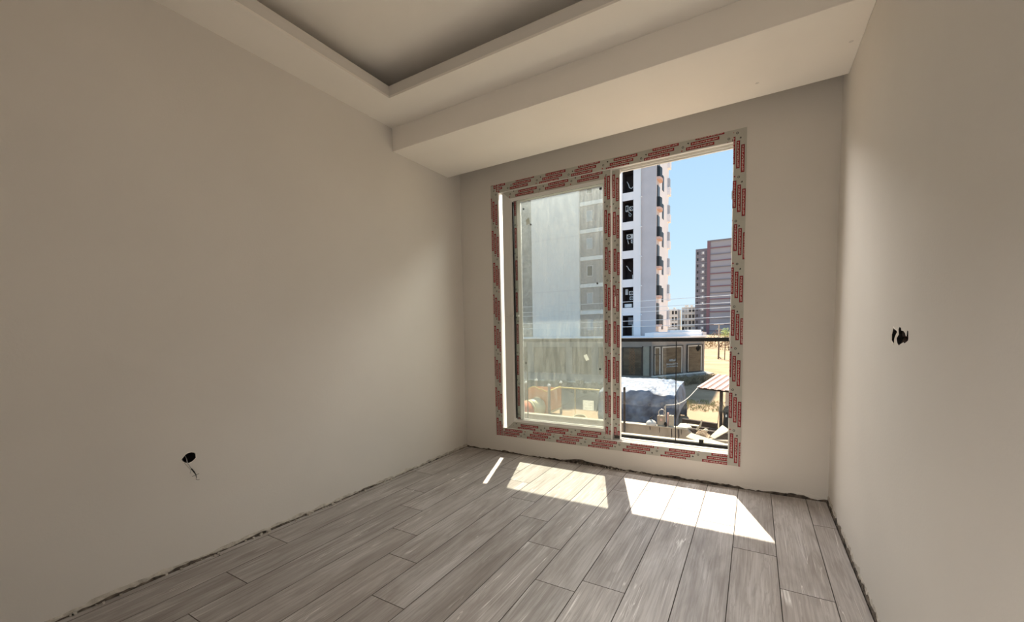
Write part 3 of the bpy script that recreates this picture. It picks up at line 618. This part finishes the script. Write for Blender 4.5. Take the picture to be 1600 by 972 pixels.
b = MB(); b.prism([(-1.75, 39.9, G+3.52), (-1.45, 40.3, G+3.52), (-2.2, 40.7, G+3.52)], (0, 0, .3)); S(b, 'roof_step', M['tower_grey'])
def bay_left(x0, x1, z0, z1, gm, name='shop_window', frame=M['shop_frame'], mull=()):
    b = MB(); y = 34.3; t = .07
    b.box(x0, x0+t, y-.06, y, z0, z1); b.box(x1-t, x1, y-.06, y, z0, z1); b.box(x0, x1, y-.06, y, z1-t, z1); b.box(x0, x1, y-.06, y, z0, z0+t)
    for m_ in mull: b.box(m_-.03, m_+.03, y-.06, y, z0, z1)
    o = S(b, name, frame); g = MB(); g.box(x0+t, x1-t, y-.02, y-.005, z0+t, z1-t); S(g, 'pane', gm, o); return o
Z0, Z1 = -3.20, -.70
bay_left(-7.72, -5.98, Z0, Z1, M['shop_glass']); 
b = MB(); b.box(-5.90, -5.36, 34.22, 34.3, Z0, Z1+.02); S(b, 'cream_panel', M['cream'])
b = MB(); b.box(-5.36, -5.28, 34.18, 34.32, Z0, Z1+.1); b.box(-5.98, -5.90, 34.18, 34.32, Z0, Z1+.1); S(b, 'post', M['shop_frame'])
for x0, x1 in ((-9.9, -8.0), (-12.5, -10.6), (-19.4, -17.4), (-23, -20.4)): bay_left(x0, x1, Z0, Z1, M['shop_glass'])
bay_left(-16.6, -13.2, Z0, Z1, M['shop_glass'], mull=(-15.6,))
# ornament behind the left-hand pane
b = MB(); rr = random.Random(9)
for k in range(9):
    z = -3.0 + .26*k
    for x in (-7.0, -6.72):
        n = 9; r0 = .10; cx = x + rr.uniform(-.05, .05)
        b.tube([(cx + r0*math.cos(2*math.pi*i/n), 34.27, z + r0*math.sin(2*math.pi*i/n)) for i in range(n+1)], .014, 4, cap=False)
S(b, 'lattice_ornament', M['grille'])
# right wing, seen at a slant
D = Vector((3.54, 5.2, 0)).normalized(); Nn = Vector((D.y, -D.x, 0)); P0 = Vector((-5.15, 34.3, 0))
def wing(u0, u1, z0, z1, o0, o1, mb): 
    c = P0 + D*((u0+u1)/2) + Nn*((o0+o1)/2) + Vector((0, 0, (z0+z1)/2)); mb.obox(c, D*(u1-u0), Nn*(o1-o0), (0, 0, z1-z0)); return mb
def bay_right(u0, u1, z0, z1, mull=(), trans=()):
    b = MB(); t = .07
    for a, c in ((u0, u0+t), (u1-t, u1)): wing(a, c, z0, z1, 0, .07, b)
    for a, c in ((z0, z0+t), (z1-t, z1)): wing(u0, u1, a, c, 0, .07, b)
    for m_ in mull: wing(m_-.03, m_+.03, z0, z1, 0, .07, b)
    for m_ in trans: wing(u0, u1, m_-.03, m_+.03, 0, .07, b)
    o = S(b, 'shop_window', M['shop_frame']); i = MB()
    for a, c in ((u0+t, u0+t+.09), (u1-t-.12, u1-t)): wing(a, c, z0+t, z1-t, 0, .05, i)
    wing(u0+t, u1-t, z1-t-.10, z1-t, 0, .05, i); S(i, 'inner_frame', M['shop_frame_w'], o)
    g = MB(); wing(u0+t, u1-t, z0+t, z1-t, .01, .03, g); S(g, 'pane', M['shop_glass'], o); return o
bay_right(.15, .98, -3.18, -.62, trans=(-1.35,)); big = bay_right(1.02, 3.62, -3.18, -.62); last = bay_right(4.15, 6.10, -3.15, -.62)
b = MB(); rr = random.Random(5)                          # white hand-lettered sign on the big pane
for row, (zz, n) in enumerate(((-2.05, 5), (-2.35, 8), (-2.55, 8))):
    for k in range(n):
        u0 = 1.62 + .18*row*0 + k*.17 + (.3 if row == 0 else 0); hgt = (.26, .2, .14)[row]
        pts = [P0 + D*(u0 + dx) + Nn*.06 + Vector((0, 0, zz + dz*hgt)) for dx, dz in ((0, 0), (.05, rr.uniform(.6, 1)), (.09, .2), (.12, rr.uniform(.5, .9)), (.17, .05))]
        b.tube(pts, .013, 4)
S(b, 'painted_lettering', M['ac'], big)
b = MB(); c = P0 + D*5.55 + Nn*.06 + Vector((0, 0, -.98)); d1 = (D + Vector((0, 0, .9)))*.36; d2 = (D - Vector((0, 0, .9)))*.30; b.obox(c, d1, Nn*.02, d2); S(b, 'diamond_sign', M['rail'], last)
b = MB(); wing(-.1, 6.4, -3.36, -3.19, 0, .25, b); S(b, 'threshold', M['stone'])

# far buildings
M['far_grey'] = mat('far_tower_cladding', (.34, .335, .37), .9, var=.05, scale=.1)
M['far_dark'] = mat('far_tower_dark', (.21, .205, .24), .9, var=.1, scale=.1)
M['far_maroon'] = mat('far_tower_maroon', (.22, .13, .155), .9)
M['far_white'] = mat('far_block_concrete', (.74, .69, .63), .9, var=.1, scale=.2)
ft = empty('grey_tower', (-8, 200, G)); tag(ft, 'distant grey high-rise with maroon stripes on the skyline', 'building')
def Fh(mb, name, m, parent=None): return rel(mb, ft.location).build(name, m, parent or ft)
b = MB(); b.box(-20.3, -15.2, 200, 214, G, 34.2); Fh(b, 'side_wing', M['far_dark'])
b = MB(); b.box(-15.2, 12, 198.5, 216, G, 36.6); Fh(b, 'main_block', M['far_grey'])
b = MB(); b.box(-15.6, -14.4, 198.2, 198.6, G, 37.0); Fh(b, 'corner_stripe', M['far_maroon'])
b = MB(); b.box(-15.6, 12, 198.1, 216, 36.6, 37.1); Fh(b, 'roof_edge', M['far_dark'])
for k in range(15):
    z = -1.6 + 2.71*k
    if z < 35.5: b = MB(); b.box(-14.4, 12, 198.2, 198.6, z, z+.42); Fh(b, 'floor_stripe', M['far_maroon'] if k % 2 else M['far_dark'])
    if z < 32.5:
        b = MB(); b.box(-18.2, -16.6, 199.8, 200.1, z+.7, z+2.1); o = Fh(b, 'window', M['far_grey']); b = MB(); b.box(-17.6, -17.0, 199.7, 199.9, z+1.0, z+1.9); Fh(b, 'pane', M['ac'], o)
        b = MB(); b.box(-19.7, -19.2, 199.8, 200.1, z+.9, z+2.0); Fh(b, 'narrow_window', M['winglass'])
        b = MB(); b.box(-20.3, -15.6, 199.85, 200.1, z+2.5, z+2.62); Fh(b, 'floor_line', M['far_grey'])
def frame_block(x0, x1, y, top, label, seed, n):
    fb_ = empty('unfinished_block', ((x0+x1)/2, y, G)); tag(fb_, label, 'building', None)
    def B(mb, name, m, parent=None): return rel(mb, fb_.location).build(name, m, parent or fb_)
    b = MB(); b.box(x0, x1, y, y+10, G, top); B(b, 'walls', M['far_white']); r = random.Random(seed)
    b = MB(); b.box(x0+1, x0+2.2, y+2, y+5, top, top+1.1); b.box(x1-2.2, x1-1.4, y+2, y+4, top, top+.8); B(b, 'roof_box', M['far_white'])
    st = (x1-x0)/n
    for zf in range(4):
        z = top - 2.55 - 2.75*zf
        b = MB(); b.box(x0-.1, x1+.1, y-.25, y, z+2.1, z+2.35); B(b, 'floor_edge', M['ac'])
        for i in range(n):
            xa = x0 + st*i + st*.2; w_ = st*(.6 if (i+seed) % 3 else .3)
            b = MB(); b.box(xa, xa+w_, y-.1, y+.1, z+.3, z+1.75); B(b, 'window', M['winglass'] if r.random() < .75 else M['win_blind'])
frame_block(-33.5, -26.9, 196, 8.4, 'pale distant block with dark window holes just right of the white tower', 1, 5)
frame_block(-26.2, -20.6, 203, 9.4, 'pale distant block tucked against the grey high-rise', 2, 4)

# bushes, tree and pole beyond the shops
M['bush'] = mat('dry_bush_leaves', (.36, .24, .12), .95, col2=(.2, .12, .06), scale=2)
M['bush_red'] = mat('russet_bush_leaves', (.29, .145, .09), .95, col2=(.17, .12, .055), scale=2)
M['leaf'] = mat('pale_green_leaves', (.46, .52, .26), .9, col2=(.32, .38, .15), scale=2)
M['bark'] = mat('bark', (.10, .07, .05), .95)
def bush(name, c, rx, ry, rz, m, label, group=None, n=420, ls=.16, seed=1, trunk=True, cat='bush'):
    o = empty(name, c); tag(o, label, cat, group); r = random.Random(seed); b = MB()
    for _ in range(n):
        while True:
            p = Vector((r.uniform(-1, 1), r.uniform(-1, 1), r.uniform(-.2, 1)))
            if .35 < p.length < 1: break
        q = Vector((p.x*rx, p.y*ry, p.z*rz + rz*.15)); a = Vector((r.uniform(-1,1), r.uniform(-1,1), r.uniform(-1,1))).normalized(); c_ = a.orthogonal().normalized(); s_ = ls*r.uniform(.6, 1.3)
        b.add([q - a*s_, q + c_*s_*.5, q + a*s_, q - c_*s_*.5], [(0,1,2,3)])
    b.build('foliage', m, o, fix=False)['kind'] = 'stuff'
    if trunk:
        t_ = MB()
        for k in range(6): a = 2*math.pi*k/6; t_.tube([(0, 0, -.1), (rx*.3*math.cos(a), ry*.3*math.sin(a), rz*.4), (rx*.6*math.cos(a+.3), ry*.6*math.sin(a+.3), rz*.85)], [.05, .03, .012], 5)
        t_.build('stems', M['bark'], o)
    return o
bush('dry_bush', (-6.3, 84, G+.1), 2.6, 1.5, 2.9, M['bush'], 'straw-brown bush nearest the corner of the shops', seed=3)
bush('dry_bush', (-3.2, 88, G+.1), 2.2, 1.5, 3.2, M['bush_red'], 'russet bush on the far slope behind the young tree', seed=4)
bush('dry_bush', (-1.2, 78, G+.1), 1.5, 1.0, 2.9, M['bush_red'], 'small russet bush beside the right window jamb', seed=5, n=300)
bush('dry_bush', (-8.4, 96, G+.1), 3.4, 1.6, 2.4, M['bush'], 'widest brown bush farthest back on the slope', seed=6)
lt = empty('leafy_tree', (-.80, 57, G)); tag(lt, 'light green leafy tree top against the grey tower by the right jamb', 'tree'); r_ = random.Random(30)
b = MB(); b.tube([(0,0,-.1),(.05,0,1.8),(0,0,3.2)], [.06,.05,.02], 6); b.build('trunk', M['bark'], lt)
b = MB()
for _ in range(260):
    q = Vector((r_.gauss(0,.26), r_.gauss(0,.26), 3.45 + r_.gauss(0,.26))); a = Vector((r_.uniform(-1,1), r_.uniform(-1,1), r_.uniform(-1,1))).normalized(); c_ = a.orthogonal().normalized(); b.add([q-a*.09, q+c_*.05, q+a*.09, q-c_*.05], [(0,1,2,3)])
b.build('foliage', M['leaf'], lt, fix=False)['kind'] = 'stuff'
pole = empty('lamp_pole', (-1.62, 59, G)); tag(pole, 'slim grey pole rising above the balcony rail with a thin cross arm', 'pole')
b = MB(); b.tube([(0, 0, -.2), (0, 0, 2.3), (0, 0, 4.55)], [.11, .09, .07], 8); b.build('shaft', M['shop_wall'], pole)
b = MB(); b.tube([(-.6, 0, 4.50), (.6, 0, 4.52)], .022, 6); b.build('cross_arm', M['ac'], pole)
b = MB(); b.lathe((0, 0, -.05), [(1.1, 0), (.7, .16), (.25, .26), (.1, .28)], 14); b.build('soil_mound', M['soil'], pole, smooth=True)
yt = empty('young_tree', (-1.56, 57.6, G)); tag(yt, 'bare young tree trunk with a thin low crown in front of the slim pole', 'tree')
b = MB(); b.tube([(0, 0, -.1), (.05, 0, 1.0), (-.02, 0, 2.5)], [.09, .07, .04], 7); b.build('trunk', M['bark'], yt)
# overhead cables between two poles outside the frame
M['cable'] = mat('pale_cable', (.93, .93, .93), .5)
cp = [empty('cable_pole', (x, 30, G)) for x in (-34, 14)]
for o, s_ in zip(cp, ('left', 'right')):
    tag(o, 'tall cable pole out of view to the ' + s_, 'pole'); b = MB(); b.tube([(0, 0, -.3), (0, 0, 7.3)], [.16, .11], 10); b.build('shaft', M['shop_wall'], o)
    b = MB()
    for z in (6.96, 6.46, 6.13, 5.46, 5.01): b.box(-.5, .5, -.05, .05, z-.04, z+.04)
    b.build('cross_arm', M['steel'], o)
CL = ['topmost', 'second', 'third', 'fourth', 'lowest']
for i, (z0, z1) in enumerate(((3.55, 2.9), (3.05, 2.42), (2.72, 2.18), (2.05, 1.62), (1.60, 1.16))):
    b = MB(); pts = []
    for k in range(25):
        t_ = k/24; x = -33.7 + 47.4*t_; pts.append((x, 30, z0 + .55*(2*t_-1)**2 - .0 + (z1-z0)*t_*.0 - .15))
    pts = [(x, y - .066, z - .35) for x, y, z in pts]
    b.tube(pts, .020, 5); o = b.build('overhead_cable', M['cable']); tag(o, CL[i] + ' of the five pale cables crossing in front of the tower', 'cable', 'overhead cables')

# ------------------------------------------------------------------ yard below the window
M['concrete'] = mat('stained_concrete', (.45, .37, .285), .9, col2=(.31, .245, .18), scale=3, bump=.3, bscale=20, stretch=(1,1,.5))
M['wood_dark'] = mat('dark_timber', (.05, .034, .026), .85, var=.4, scale=12)
M['board'] = mat('pale_board', (.62, .55, .41), .85, var=.12, scale=6)
M['bag'] = mat('white_sack', (.66, .63, .58), .8, var=.15, scale=10)
b = MB(); b.prism([(-13,12.0,G-.1),(4.2,12.0,G-.1),(4.2,12.0,-2.68),(.72,12.0,-2.68),(.50,12.0,-2.43),(-13,12.0,-2.43)], (0,.22,0)); gw = b.build('garden_wall', M['concrete']); tag(gw, kind='structure')
b = MB(); b.box(-13, .5, 11.98, 12.24, -2.43, -2.395); b.build('wall_coping', M['coping'], gw)
b = MB(); rr = random.Random(6)
for x, l, w_ in ((-.02, .42, .03), (.19, .38, .05), (-.75, .15, .03), (-.42, .22, .02), (.30, .2, .02)):
    b.prism([(x, 11.996, -2.44), (x+w_, 11.996, -2.44), (x+w_*1.3, 11.996, -2.44-l*.6), (x+w_*.6, 11.996, -2.44-l), (x+w_*.1, 11.996, -2.44-l*.5)], (0, .003, 0))
b.build('water_stain', M['wood_dark'], gw)
b = MB(); b.box(-.035, .035, -.035, .035, 0, 2.36); o = b.build('fence_post', M['wood_dark'], bevel=.006); o.location = (-1.60, 11.85, G-.05); tag(o, 'dark square timber post standing in front of the blue tarp', 'post')

# tarp over a stack
M['tarp'] = mat('blue_tarpaulin', (.15, .22, .34), .6, col2=(.035, .06, .115), scale=2.2, spec=.5, bump=.25, bscale=9)
def tarp():
    x0, x1, y0, y1, zt = -3.9, -.52, 15.9, 18.9, -1.93
    NU, NV = 84, 70; vs = []; fs = []; r = random.Random(14)
    from mathutils import noise
    def P(u, v):
        # v: 0 front bottom .. .38 front top edge .. .8 back edge .. 1 back bottom ; u : 0..1 with the last bit folding down the side
        uu = min(max((u-.07)/.86, 0), 1); fold = max(0, (u-.93)/.07, (.07-u)/.07)
        x = x0 + (x1-x0)*uu
        if v < .38: y, z = y0 - .02*(1-v/.38), G+.05 + (zt-G-.05)*(v/.38)
        elif v < .8: k = (v-.38)/.42; y, z = y0 + (y1-y0)*k, zt + .30*k + .10*math.sin(k*math.pi)
        else: k = (v-.8)/.2; y, z = y1 + .1*k, zt + .30 - (zt+.30-G)*k
        if fold > 0 and v >= .38:
            z -= 1.0*fold; x += (.12 if u > .5 else -.12)*fold
        elif fold > 0: y += .35*fold; x += (.12 if u > .5 else -.12)*fold
        q = Vector((x*1.3, y*1.1, z*1.5)); n1 = noise.noise(q)*.085 + noise.noise(q*2.7)*.04 + abs(noise.noise(q*5.5))*.025
        ed = math.exp(-((v-.38)/.03)**2)
        crown = .10*math.sin(uu*math.pi)
        return (x + n1*.5, y + n1 + ed*.03, z + (n1*1.0 if v > .38 else n1*.3) + (crown if v > .38 else crown*v/.38) + ed*.02*math.sin(u*60))
    for j in range(NV+1):
        for i in range(NU+1): vs.append(P(i/NU, j/NV))
    for j in range(NV):
        for i in range(NU): fs.append((j*(NU+1)+i, j*(NU+1)+i+1, (j+1)*(NU+1)+i+1, (j+1)*(NU+1)+i))
    o = empty('covered_stack', (-2.2, 17.4, G)); tag(o, 'large stack covered with a creased blue and white tarpaulin behind the garden wall', 'tarp')
    rel(MB().add(vs, fs), o.location).build('tarpaulin', M['tarp'], o)
    b = MB(); b.box(-3.8, -.66, 16.1, 18.8, G, -2.2); rel(b, o.location).build('crates', M['wood_dark'], o)
    b = MB(); b.tube([(-.50, 16.1, -2.05), (-.42, 16.0, -2.2), (-.32, 15.95, -2.27)], .03, 6); rel(b, o.location).build('tie_rope', M['bag'], o)
tarp()

# things standing on the garden wall
pump = empty('pump_box', (-.375, 12.15, -2.395)); tag(pump, 'small grey-brown box with a round metal ring on the garden wall', 'pump')
b = MB(); b.box(-.13, .13, -.08, .08, 0, .36); b.build('body', M['concrete'], pump, bevel=.012)
b = MB(); b.tube([(.02+.115*math.cos(2*math.pi*k/20), .0, .46+.115*math.sin(2*math.pi*k/20)) for k in range(21)], .015, 7, cap=False); b.build('ring', M['steel'], pump, smooth=True)
b = MB(); b.box(-.03, .05, -.09, -.08, .18, .26); b.build('rust_patch', M['slab_pink'], pump)
b = MB(); b.lathe((0, 0, 0), [(.17, 0), (.185, .04), (.165, .10), (.11, .155), (.05, .185), (.03, .20)], 14); b.add([(.03*math.cos(k*math.pi/3), .03*math.sin(k*math.pi/3), .20) for k in range(6)], [(0,1,2,3,4,5)])
o = b.build('sack', M['bag'], smooth=True); o.location = (-.70, 12.07, -2.395); tag(o, 'rounded white sack with a dark neck beside the pump box', 'sack')
b = MB(); b.tube([(0,0,.18), (-.03,0,.24), (.03, 0, .30)], [.025,.035,.012], 7); b.build('neck_tie', M['gasket'], o)
rod = empty('standpipe', (-.215, 12.03, -2.395)); tag(rod, 'thin upright pipe with a pale cable running from its top up to the tin roof', 'pipe')
b = MB(); b.tube([(0,0,0), (0,0,.72), (.02,0,.77)], .016, 7); b.tube([(-.03,0,.72),(-.05,0,.6),(-.05,0,.35)], .010, 6); b.build('pipe', M['steel'], rod)
b = MB(); b.lathe((0,0,0), [(.05,0),(.05,.1),(.02,.16)], 8); b.build('base', M['rail'], rod)
b = MB(); P_ = []
a_, c_ = Vector((.02, 0, .77)), Vector((.76, 2.45, 1.085))
for k in range(17):
    t_ = k/16; p = a_.lerp(c_, t_); p.z -= .22*math.sin(t_*math.pi); P_.append(p)
b.tube(P_, .016, 6); b.build('cable', M['bag'], rod, smooth=True)
b = MB(); b.box(-.075, .075, -.07, .07, 0, .40); o = b.build('concrete_block', M['coping'], bevel=.01); o.location = (-.035, 12.12, -2.395); tag(o, 'upright pale concrete block on the wall beneath the hanging end of the tarp', 'block')
b = MB(); b.box(-.03, .03, -.03, .03, 0, .48); o = b.build('brick_pier', M['slab_pink'], bevel=.004); o.location = (-.15, 12.13, -2.395); tag(o, 'narrow reddish upright between the pipe and the pale block', 'post')
def board(name, pts, th, label, m=None, group=None):
    c = sum((Vector(p) for p in pts), Vector())/len(pts); d = (Vector(pts[1])-Vector(pts[0])).cross(Vector(pts[2])-Vector(pts[0])).normalized()*th
    b = MB(); b.prism([Vector(p)-c for p in pts], d); o = b.build(name, m or M['board']); o.location = c; tag(o, label, 'board', group); return o
board('loose_board', [(.16,12.02,-2.388),(.45,11.99,-2.388),(.62,12.2,-2.388),(.40,12.50,-2.33),(.22,12.4,-2.33)], .02, 'flat cream board lying on the garden wall right of the pale block')
board('loose_board', [(.50,11.68,-2.60),(.62,11.96,-2.51),(2.05,11.80,-2.80),(1.98,11.45,-2.93)], .03, 'long narrow cream plank slanting down along the wall face')
board('loose_board', [(1.19,12.10,-2.62),(1.33,12.02,-2.66),(1.76,12.45,-2.42),(1.52,12.75,-2.33)], .02, 'tilted cream board standing near the dark roof post')
board('loose_board', [(.05,11.985,-2.392),(.06,12.22,-2.392),(.15,12.22,-2.392),(.155,12.02,-2.392)], .018, 'small pale scrap of board at the foot of the pale concrete block')
# rubble heap
r_ = random.Random(8); b = MB()
for _ in range(900):
    t_ = r_.random(); x = .74 + .42*t_; s_ = r_.uniform(.007, .019); y = r_.uniform(12.03, 12.5); z = -2.65 + r_.random()*.17*math.sin(min(1, .1+t_)*math.pi)
    b.obox((x, y, z), (s_*1.5, s_*.3, 0), (0, s_, s_*.3), (s_*.2, 0, s_))
o = b.build('rubble', mat('rubble_tan', (.52, .41, .28), .95, col2=(.33, .23, .15), scale=16)); tag(o, 'heap of small tan rubble and wood chips behind the long plank', 'rubble', kind='stuff')
# dark timbers behind the wall
for i, (x0, y0, x1, y1, z, lb) in enumerate(((-.1, 15.4, 1.22, 15.0, -2.93, 'upper dark timber beam lying behind the garden wall'), (.0, 14.0, 1.9, 13.7, -2.88, 'middle dark timber beam lying behind the garden wall'), (.2, 13.2, 1.9, 13.0, -2.80, 'lowest dark timber beam close behind the rubble'))):
    d = Vector((x1-x0, y1-y0, 0)); n_ = Vector((-d.y, d.x, 0)).normalized(); b = MB(); b.obox((0,0,0), d, n_*.16, (0,0,.34))
    o = b.build('timber_beam', M['wood_dark'], bevel=.01); o.location = ((x0+x1)/2, (y0+y1)/2, z); tag(o, lb, 'beam', 'dark timber beams')
    b = MB()
    for k in (.1, .5, .9): p = Vector((x0, y0, 0)).lerp(Vector((x1, y1, 0)), k) - Vector(o.location); b.box(p.x-.06, p.x+.06, p.y-.06, p.y+.06, G-z, -.1)
    b.build('support', M['wood_dark'], o)
for i, (p, lb) in enumerate((((.78, 13.05, -2.60), 'crooked cream offcut standing on the dark beams'), ((.98, 13.05, -2.62), 'round cream offcut beside the crooked one'), ((.42, 13.9, -2.70), 'thin grey-white scrap lying on the middle dark beam'))):
    b = MB()
    if i == 0: b.tube([(-.10,0,-.04),(-.04,0,.06),(.0,0,.09),(.05,0,.24),(.07,0,.34)], [.05,.04,.045,.03,.02], 6)
    elif i == 1: b.lathe((0,0,0), [(.02,-.09),(.07,-.06),(.09,.0),(.05,.045),(.0,.05)], 9)
    else: b.prism([(-.22,-.05,0),(.25,-.06,.0),(.30,.05,.02),(-.15,.08,.04)], (0,0,.02))
    o = b.build('offcut', M['board']); o.location = p; tag(o, lb, 'offcut')

# tin roof shelter
M['tin'] = mat('pink_tin', (.50, .31, .27), .5, var=.12, scale=3)
M['tin_dark'] = mat('tin_groove', (.25, .12, .10), .6)
sh = empty('tin_shelter', (1.36, 14.3, G)); tag(sh, 'small shelter with a faded pink corrugated tin roof on a dark post', 'shelter')
E0 = Vector((.52, 14.5, -1.30)); eu = Vector((1, -.30, -.03)).normalized(); ev = Vector((.59, 1.8, .34))
b = MB(); n = 100; Lr = 2.6; vs = []; fs = []
for i in range(n+1):
    s_ = Lr*i/n; ph = (i % 10)/10; hgt = .028 if ph < .45 else .0
    for k in (0, 1):
        p = E0 + eu*s_ + ev*k + Vector((0, 0, hgt)); vs.append(p - sh.location)
for i in range(n): fs.append((2*i, 2*i+2, 2*i+3, 2*i+1))
o = MB().add(vs, fs).build('tin_sheet', M['tin'], sh, fix=False); sm = o.modifiers.new('thick', 'SOLIDIFY'); sm.thickness = .004
b = MB()
for i in range(10):
    p = E0 + eu*(Lr*(i*10+6.2)/n) + Vector((0,0,.008)); b.obox(p + ev*.5, eu*.028, ev, (0,0,.006))
rel(b, sh.location).build('groove', M['tin_dark'], sh)
b = MB(); b.obox(E0 + eu*1.3 + ev*.06 + Vector((0,0,-.05)), eu*2.5, ev.normalized()*.06, (0,0,.06)); b.obox(E0 + eu*1.3 + ev*.94 + Vector((0,0,-.05)), eu*2.5, ev.normalized()*.06, (0,0,.06)); rel(b, sh.location).build('rafter', M['wood_dark'], sh)
b = MB(); b.box(1.33, 1.44, 14.22, 14.33, G-.05, -1.39); rel(b, sh.location).build('post', M['wood_dark'], sh)
b = MB(); b.box(3.0, 3.1, 13.9, 14.0, G-.05, -1.45); b.box(1.75, 1.85, 16.0, 16.1, G-.05, -1.10); b.box(3.3, 3.4, 15.4, 15.5, G-.05, -1.14); rel(b, sh.location).build('far_post', M['wood_dark'], sh)
b = MB(); b.box(1.46, 3.0, 15.5, 15.53, -2.9, -1.25); rel(b, sh.location).build('back_sheet', M['stone'], sh)
b = MB(); b.tube([(1.27, 14.3, -2.75), (1.33, 14.28, -1.9)], .012, 5); rel(b, sh.location).build('brace_wire', M['steel'], sh)
b = MB(); b.lathe((0,0,0), [(.12,0),(.16,.3),(.17,.8),(.15,1.05),(.17,1.25),(.13,1.4),(.05,1.47),(0,1.48)], 12); o = b.build('black_sack', M['gasket'], smooth=True); o.location = (1.62, 14.2, G); tag(o, 'tall black plastic bundle standing in the shelter beside its post', 'bundle')
b = MB(); b.obox((0,0,0), (.05,0,.02), (0,.01,0), (-.01,0,.09)); o2 = b.build('white_tag', M['ac'], o); o2.location = (-.05, -.17, 1.12)

# ------------------------------------------------------------------ playground (seen through the dusty sash)
M['play_orange'] = mat('play_orange', (.66, .28, .08), .5)
M['play_cream'] = mat('play_cream', (.66, .60, .36), .45)
M['play_salmon'] = mat('play_salmon', (.70, .20, .10), .45)
M['play_yellow'] = mat('play_yellow', (.75, .54, .12), .5)
M['play_post'] = mat('play_post_brown', (.16, .13, .10), .6)
pg = empty('play_tower', (-7, 16.2, G)); tag(pg, 'playground tower with orange panels and a cream and salmon tube slide', 'playground')
def Pg(mb, name, m, parent=None, **k): return rel(mb, pg.location).build(name, m, parent or pg, **k)
for x, y, z in ((-7.57, 15.5, -1.62), (-6.28, 15.5, -1.70), (-7.73, 17.0, -1.68), (-6.30, 17.0, -1.74)):
    b = MB(); b.tube([(x, y, G), (x, y, z)], .065, 10); o = Pg(b, 'post', M['play_post'])
    b = MB(); b.lathe((x, y, z), [(.085, -.02), (.085, .03), (.05, .08), (.0, .10)], 12); Pg(b, 'post_cap', M['ac'], o)
# front panel with wavy top and round opening
top = [(-7.50,-1.98),(-7.40,-1.90),(-7.22,-1.80),(-7.05,-1.79),(-6.95,-1.85),(-6.80,-1.90),(-6.66,-1.90),(-6.52,-1.98),(-6.35,-2.0)]
out = [(-7.50,-3.34)] + [(-6.35,-3.34)] + top[::-1]
hole = [(-6.95+.49*math.cos(2*math.pi*k/24), -2.80+.49*math.sin(2*math.pi*k/24)) for k in range(24)]
o = sheet_with_hole(out, [hole], lambda a, b_, d: (a-pg.location.x, 15.48+d-pg.location.y, b_-pg.location.z), .04, 'front_panel', M['play_orange'], pg)
b = MB(); b.tube([(x, 15.47, z) for x, z in top], .028, 6); Pg(b, 'panel_trim', M['play_yellow'])
b = MB(); b.box(-6.29, -6.25, 15.58, 16.92, -3.0, -1.98); Pg(b, 'side_panel', M['play_orange'])
b = MB(); b.box(-7.7, -6.3, 16.94, 16.98, -3.0, -2.0); Pg(b, 'back_panel', M['play_orange'])
b = MB(); b.tube([(-6.28, 15.5, -1.98), (-6.28, 17, -1.92)], .035, 6); b.tube([(-6.28, 15.5, -3.0), (-6.28, 17, -2.85)], .035, 6); Pg(b, 'side_rail', M['play_yellow'])
b = MB(); b.box(-7.65, -6.25, 15.5, 17.0, -3.1, -3.02); Pg(b, 'deck', M['play_cream'])
path = [(-6.93, 15.70, -2.80), (-6.95, 15.40, -2.81), (-7.00, 15.1, -2.84), (-7.10, 14.85, -2.87)]
b = MB(); b.tube(path, .48, 22); Pg(b, 'tube_upper', M['play_cream'], smooth=True)
b = MB(); b.tube([(-7.08, 14.90, -2.865), (-7.12, 14.80, -2.875)], .50, 22); Pg(b, 'tube_collar', M['play_cream'], smooth=True)
b = MB(); b.tube([(-7.11, 14.83, -2.875), (-7.30, 14.45, -2.88), (-7.60, 14.05, -2.88), (-8.0, 13.7, -2.88)], .475, 22); Pg(b, 'tube_lower', M['play_salmon'], smooth=True)
fen = empty('yellow_rail_fence', (-4, 17, G)); tag(fen, 'low playground fence with a yellow top rail right of the play tower', 'fence')
def Fe(mb, name, m): return rel(mb, fen.location).build(name, m, fen)
b = MB(); b.tube([(-6.2, 16.6, -1.93), (-4.12, 16.8, -1.98)], .035, 7); Fe(b, 'top_rail', M['play_yellow'])
for x in (-5.4, -4.15): b = MB(); b.tube([(x, 16.72, G), (x, 16.72, -1.95)], .02, 6); Fe(b, 'upright', M['play_yellow'])
o = empty('hose_coil', (-4.75, 15.6, G)); tag(o, 'pale coiled hose lying on the ground right of the play tower', 'hose'); b = MB(); P_ = []
for k in range(64): a = 2*math.pi*k/16; r0 = .42 - .03*(k//16); P_.append((r0*math.cos(a), r0*math.sin(a)*.8, .05 + .035*(k/16) + .1*max(0, math.sin(a))))
b.tube(P_, .028, 6); b.build('coil', M['play_cream'], o, smooth=True)
b = MB(); b.tube([(-.42,0,.05), (-.9,.1,.04), (-1.3,-.1,.04)], .028, 6); b.build('free_end', M['play_cream'], o)
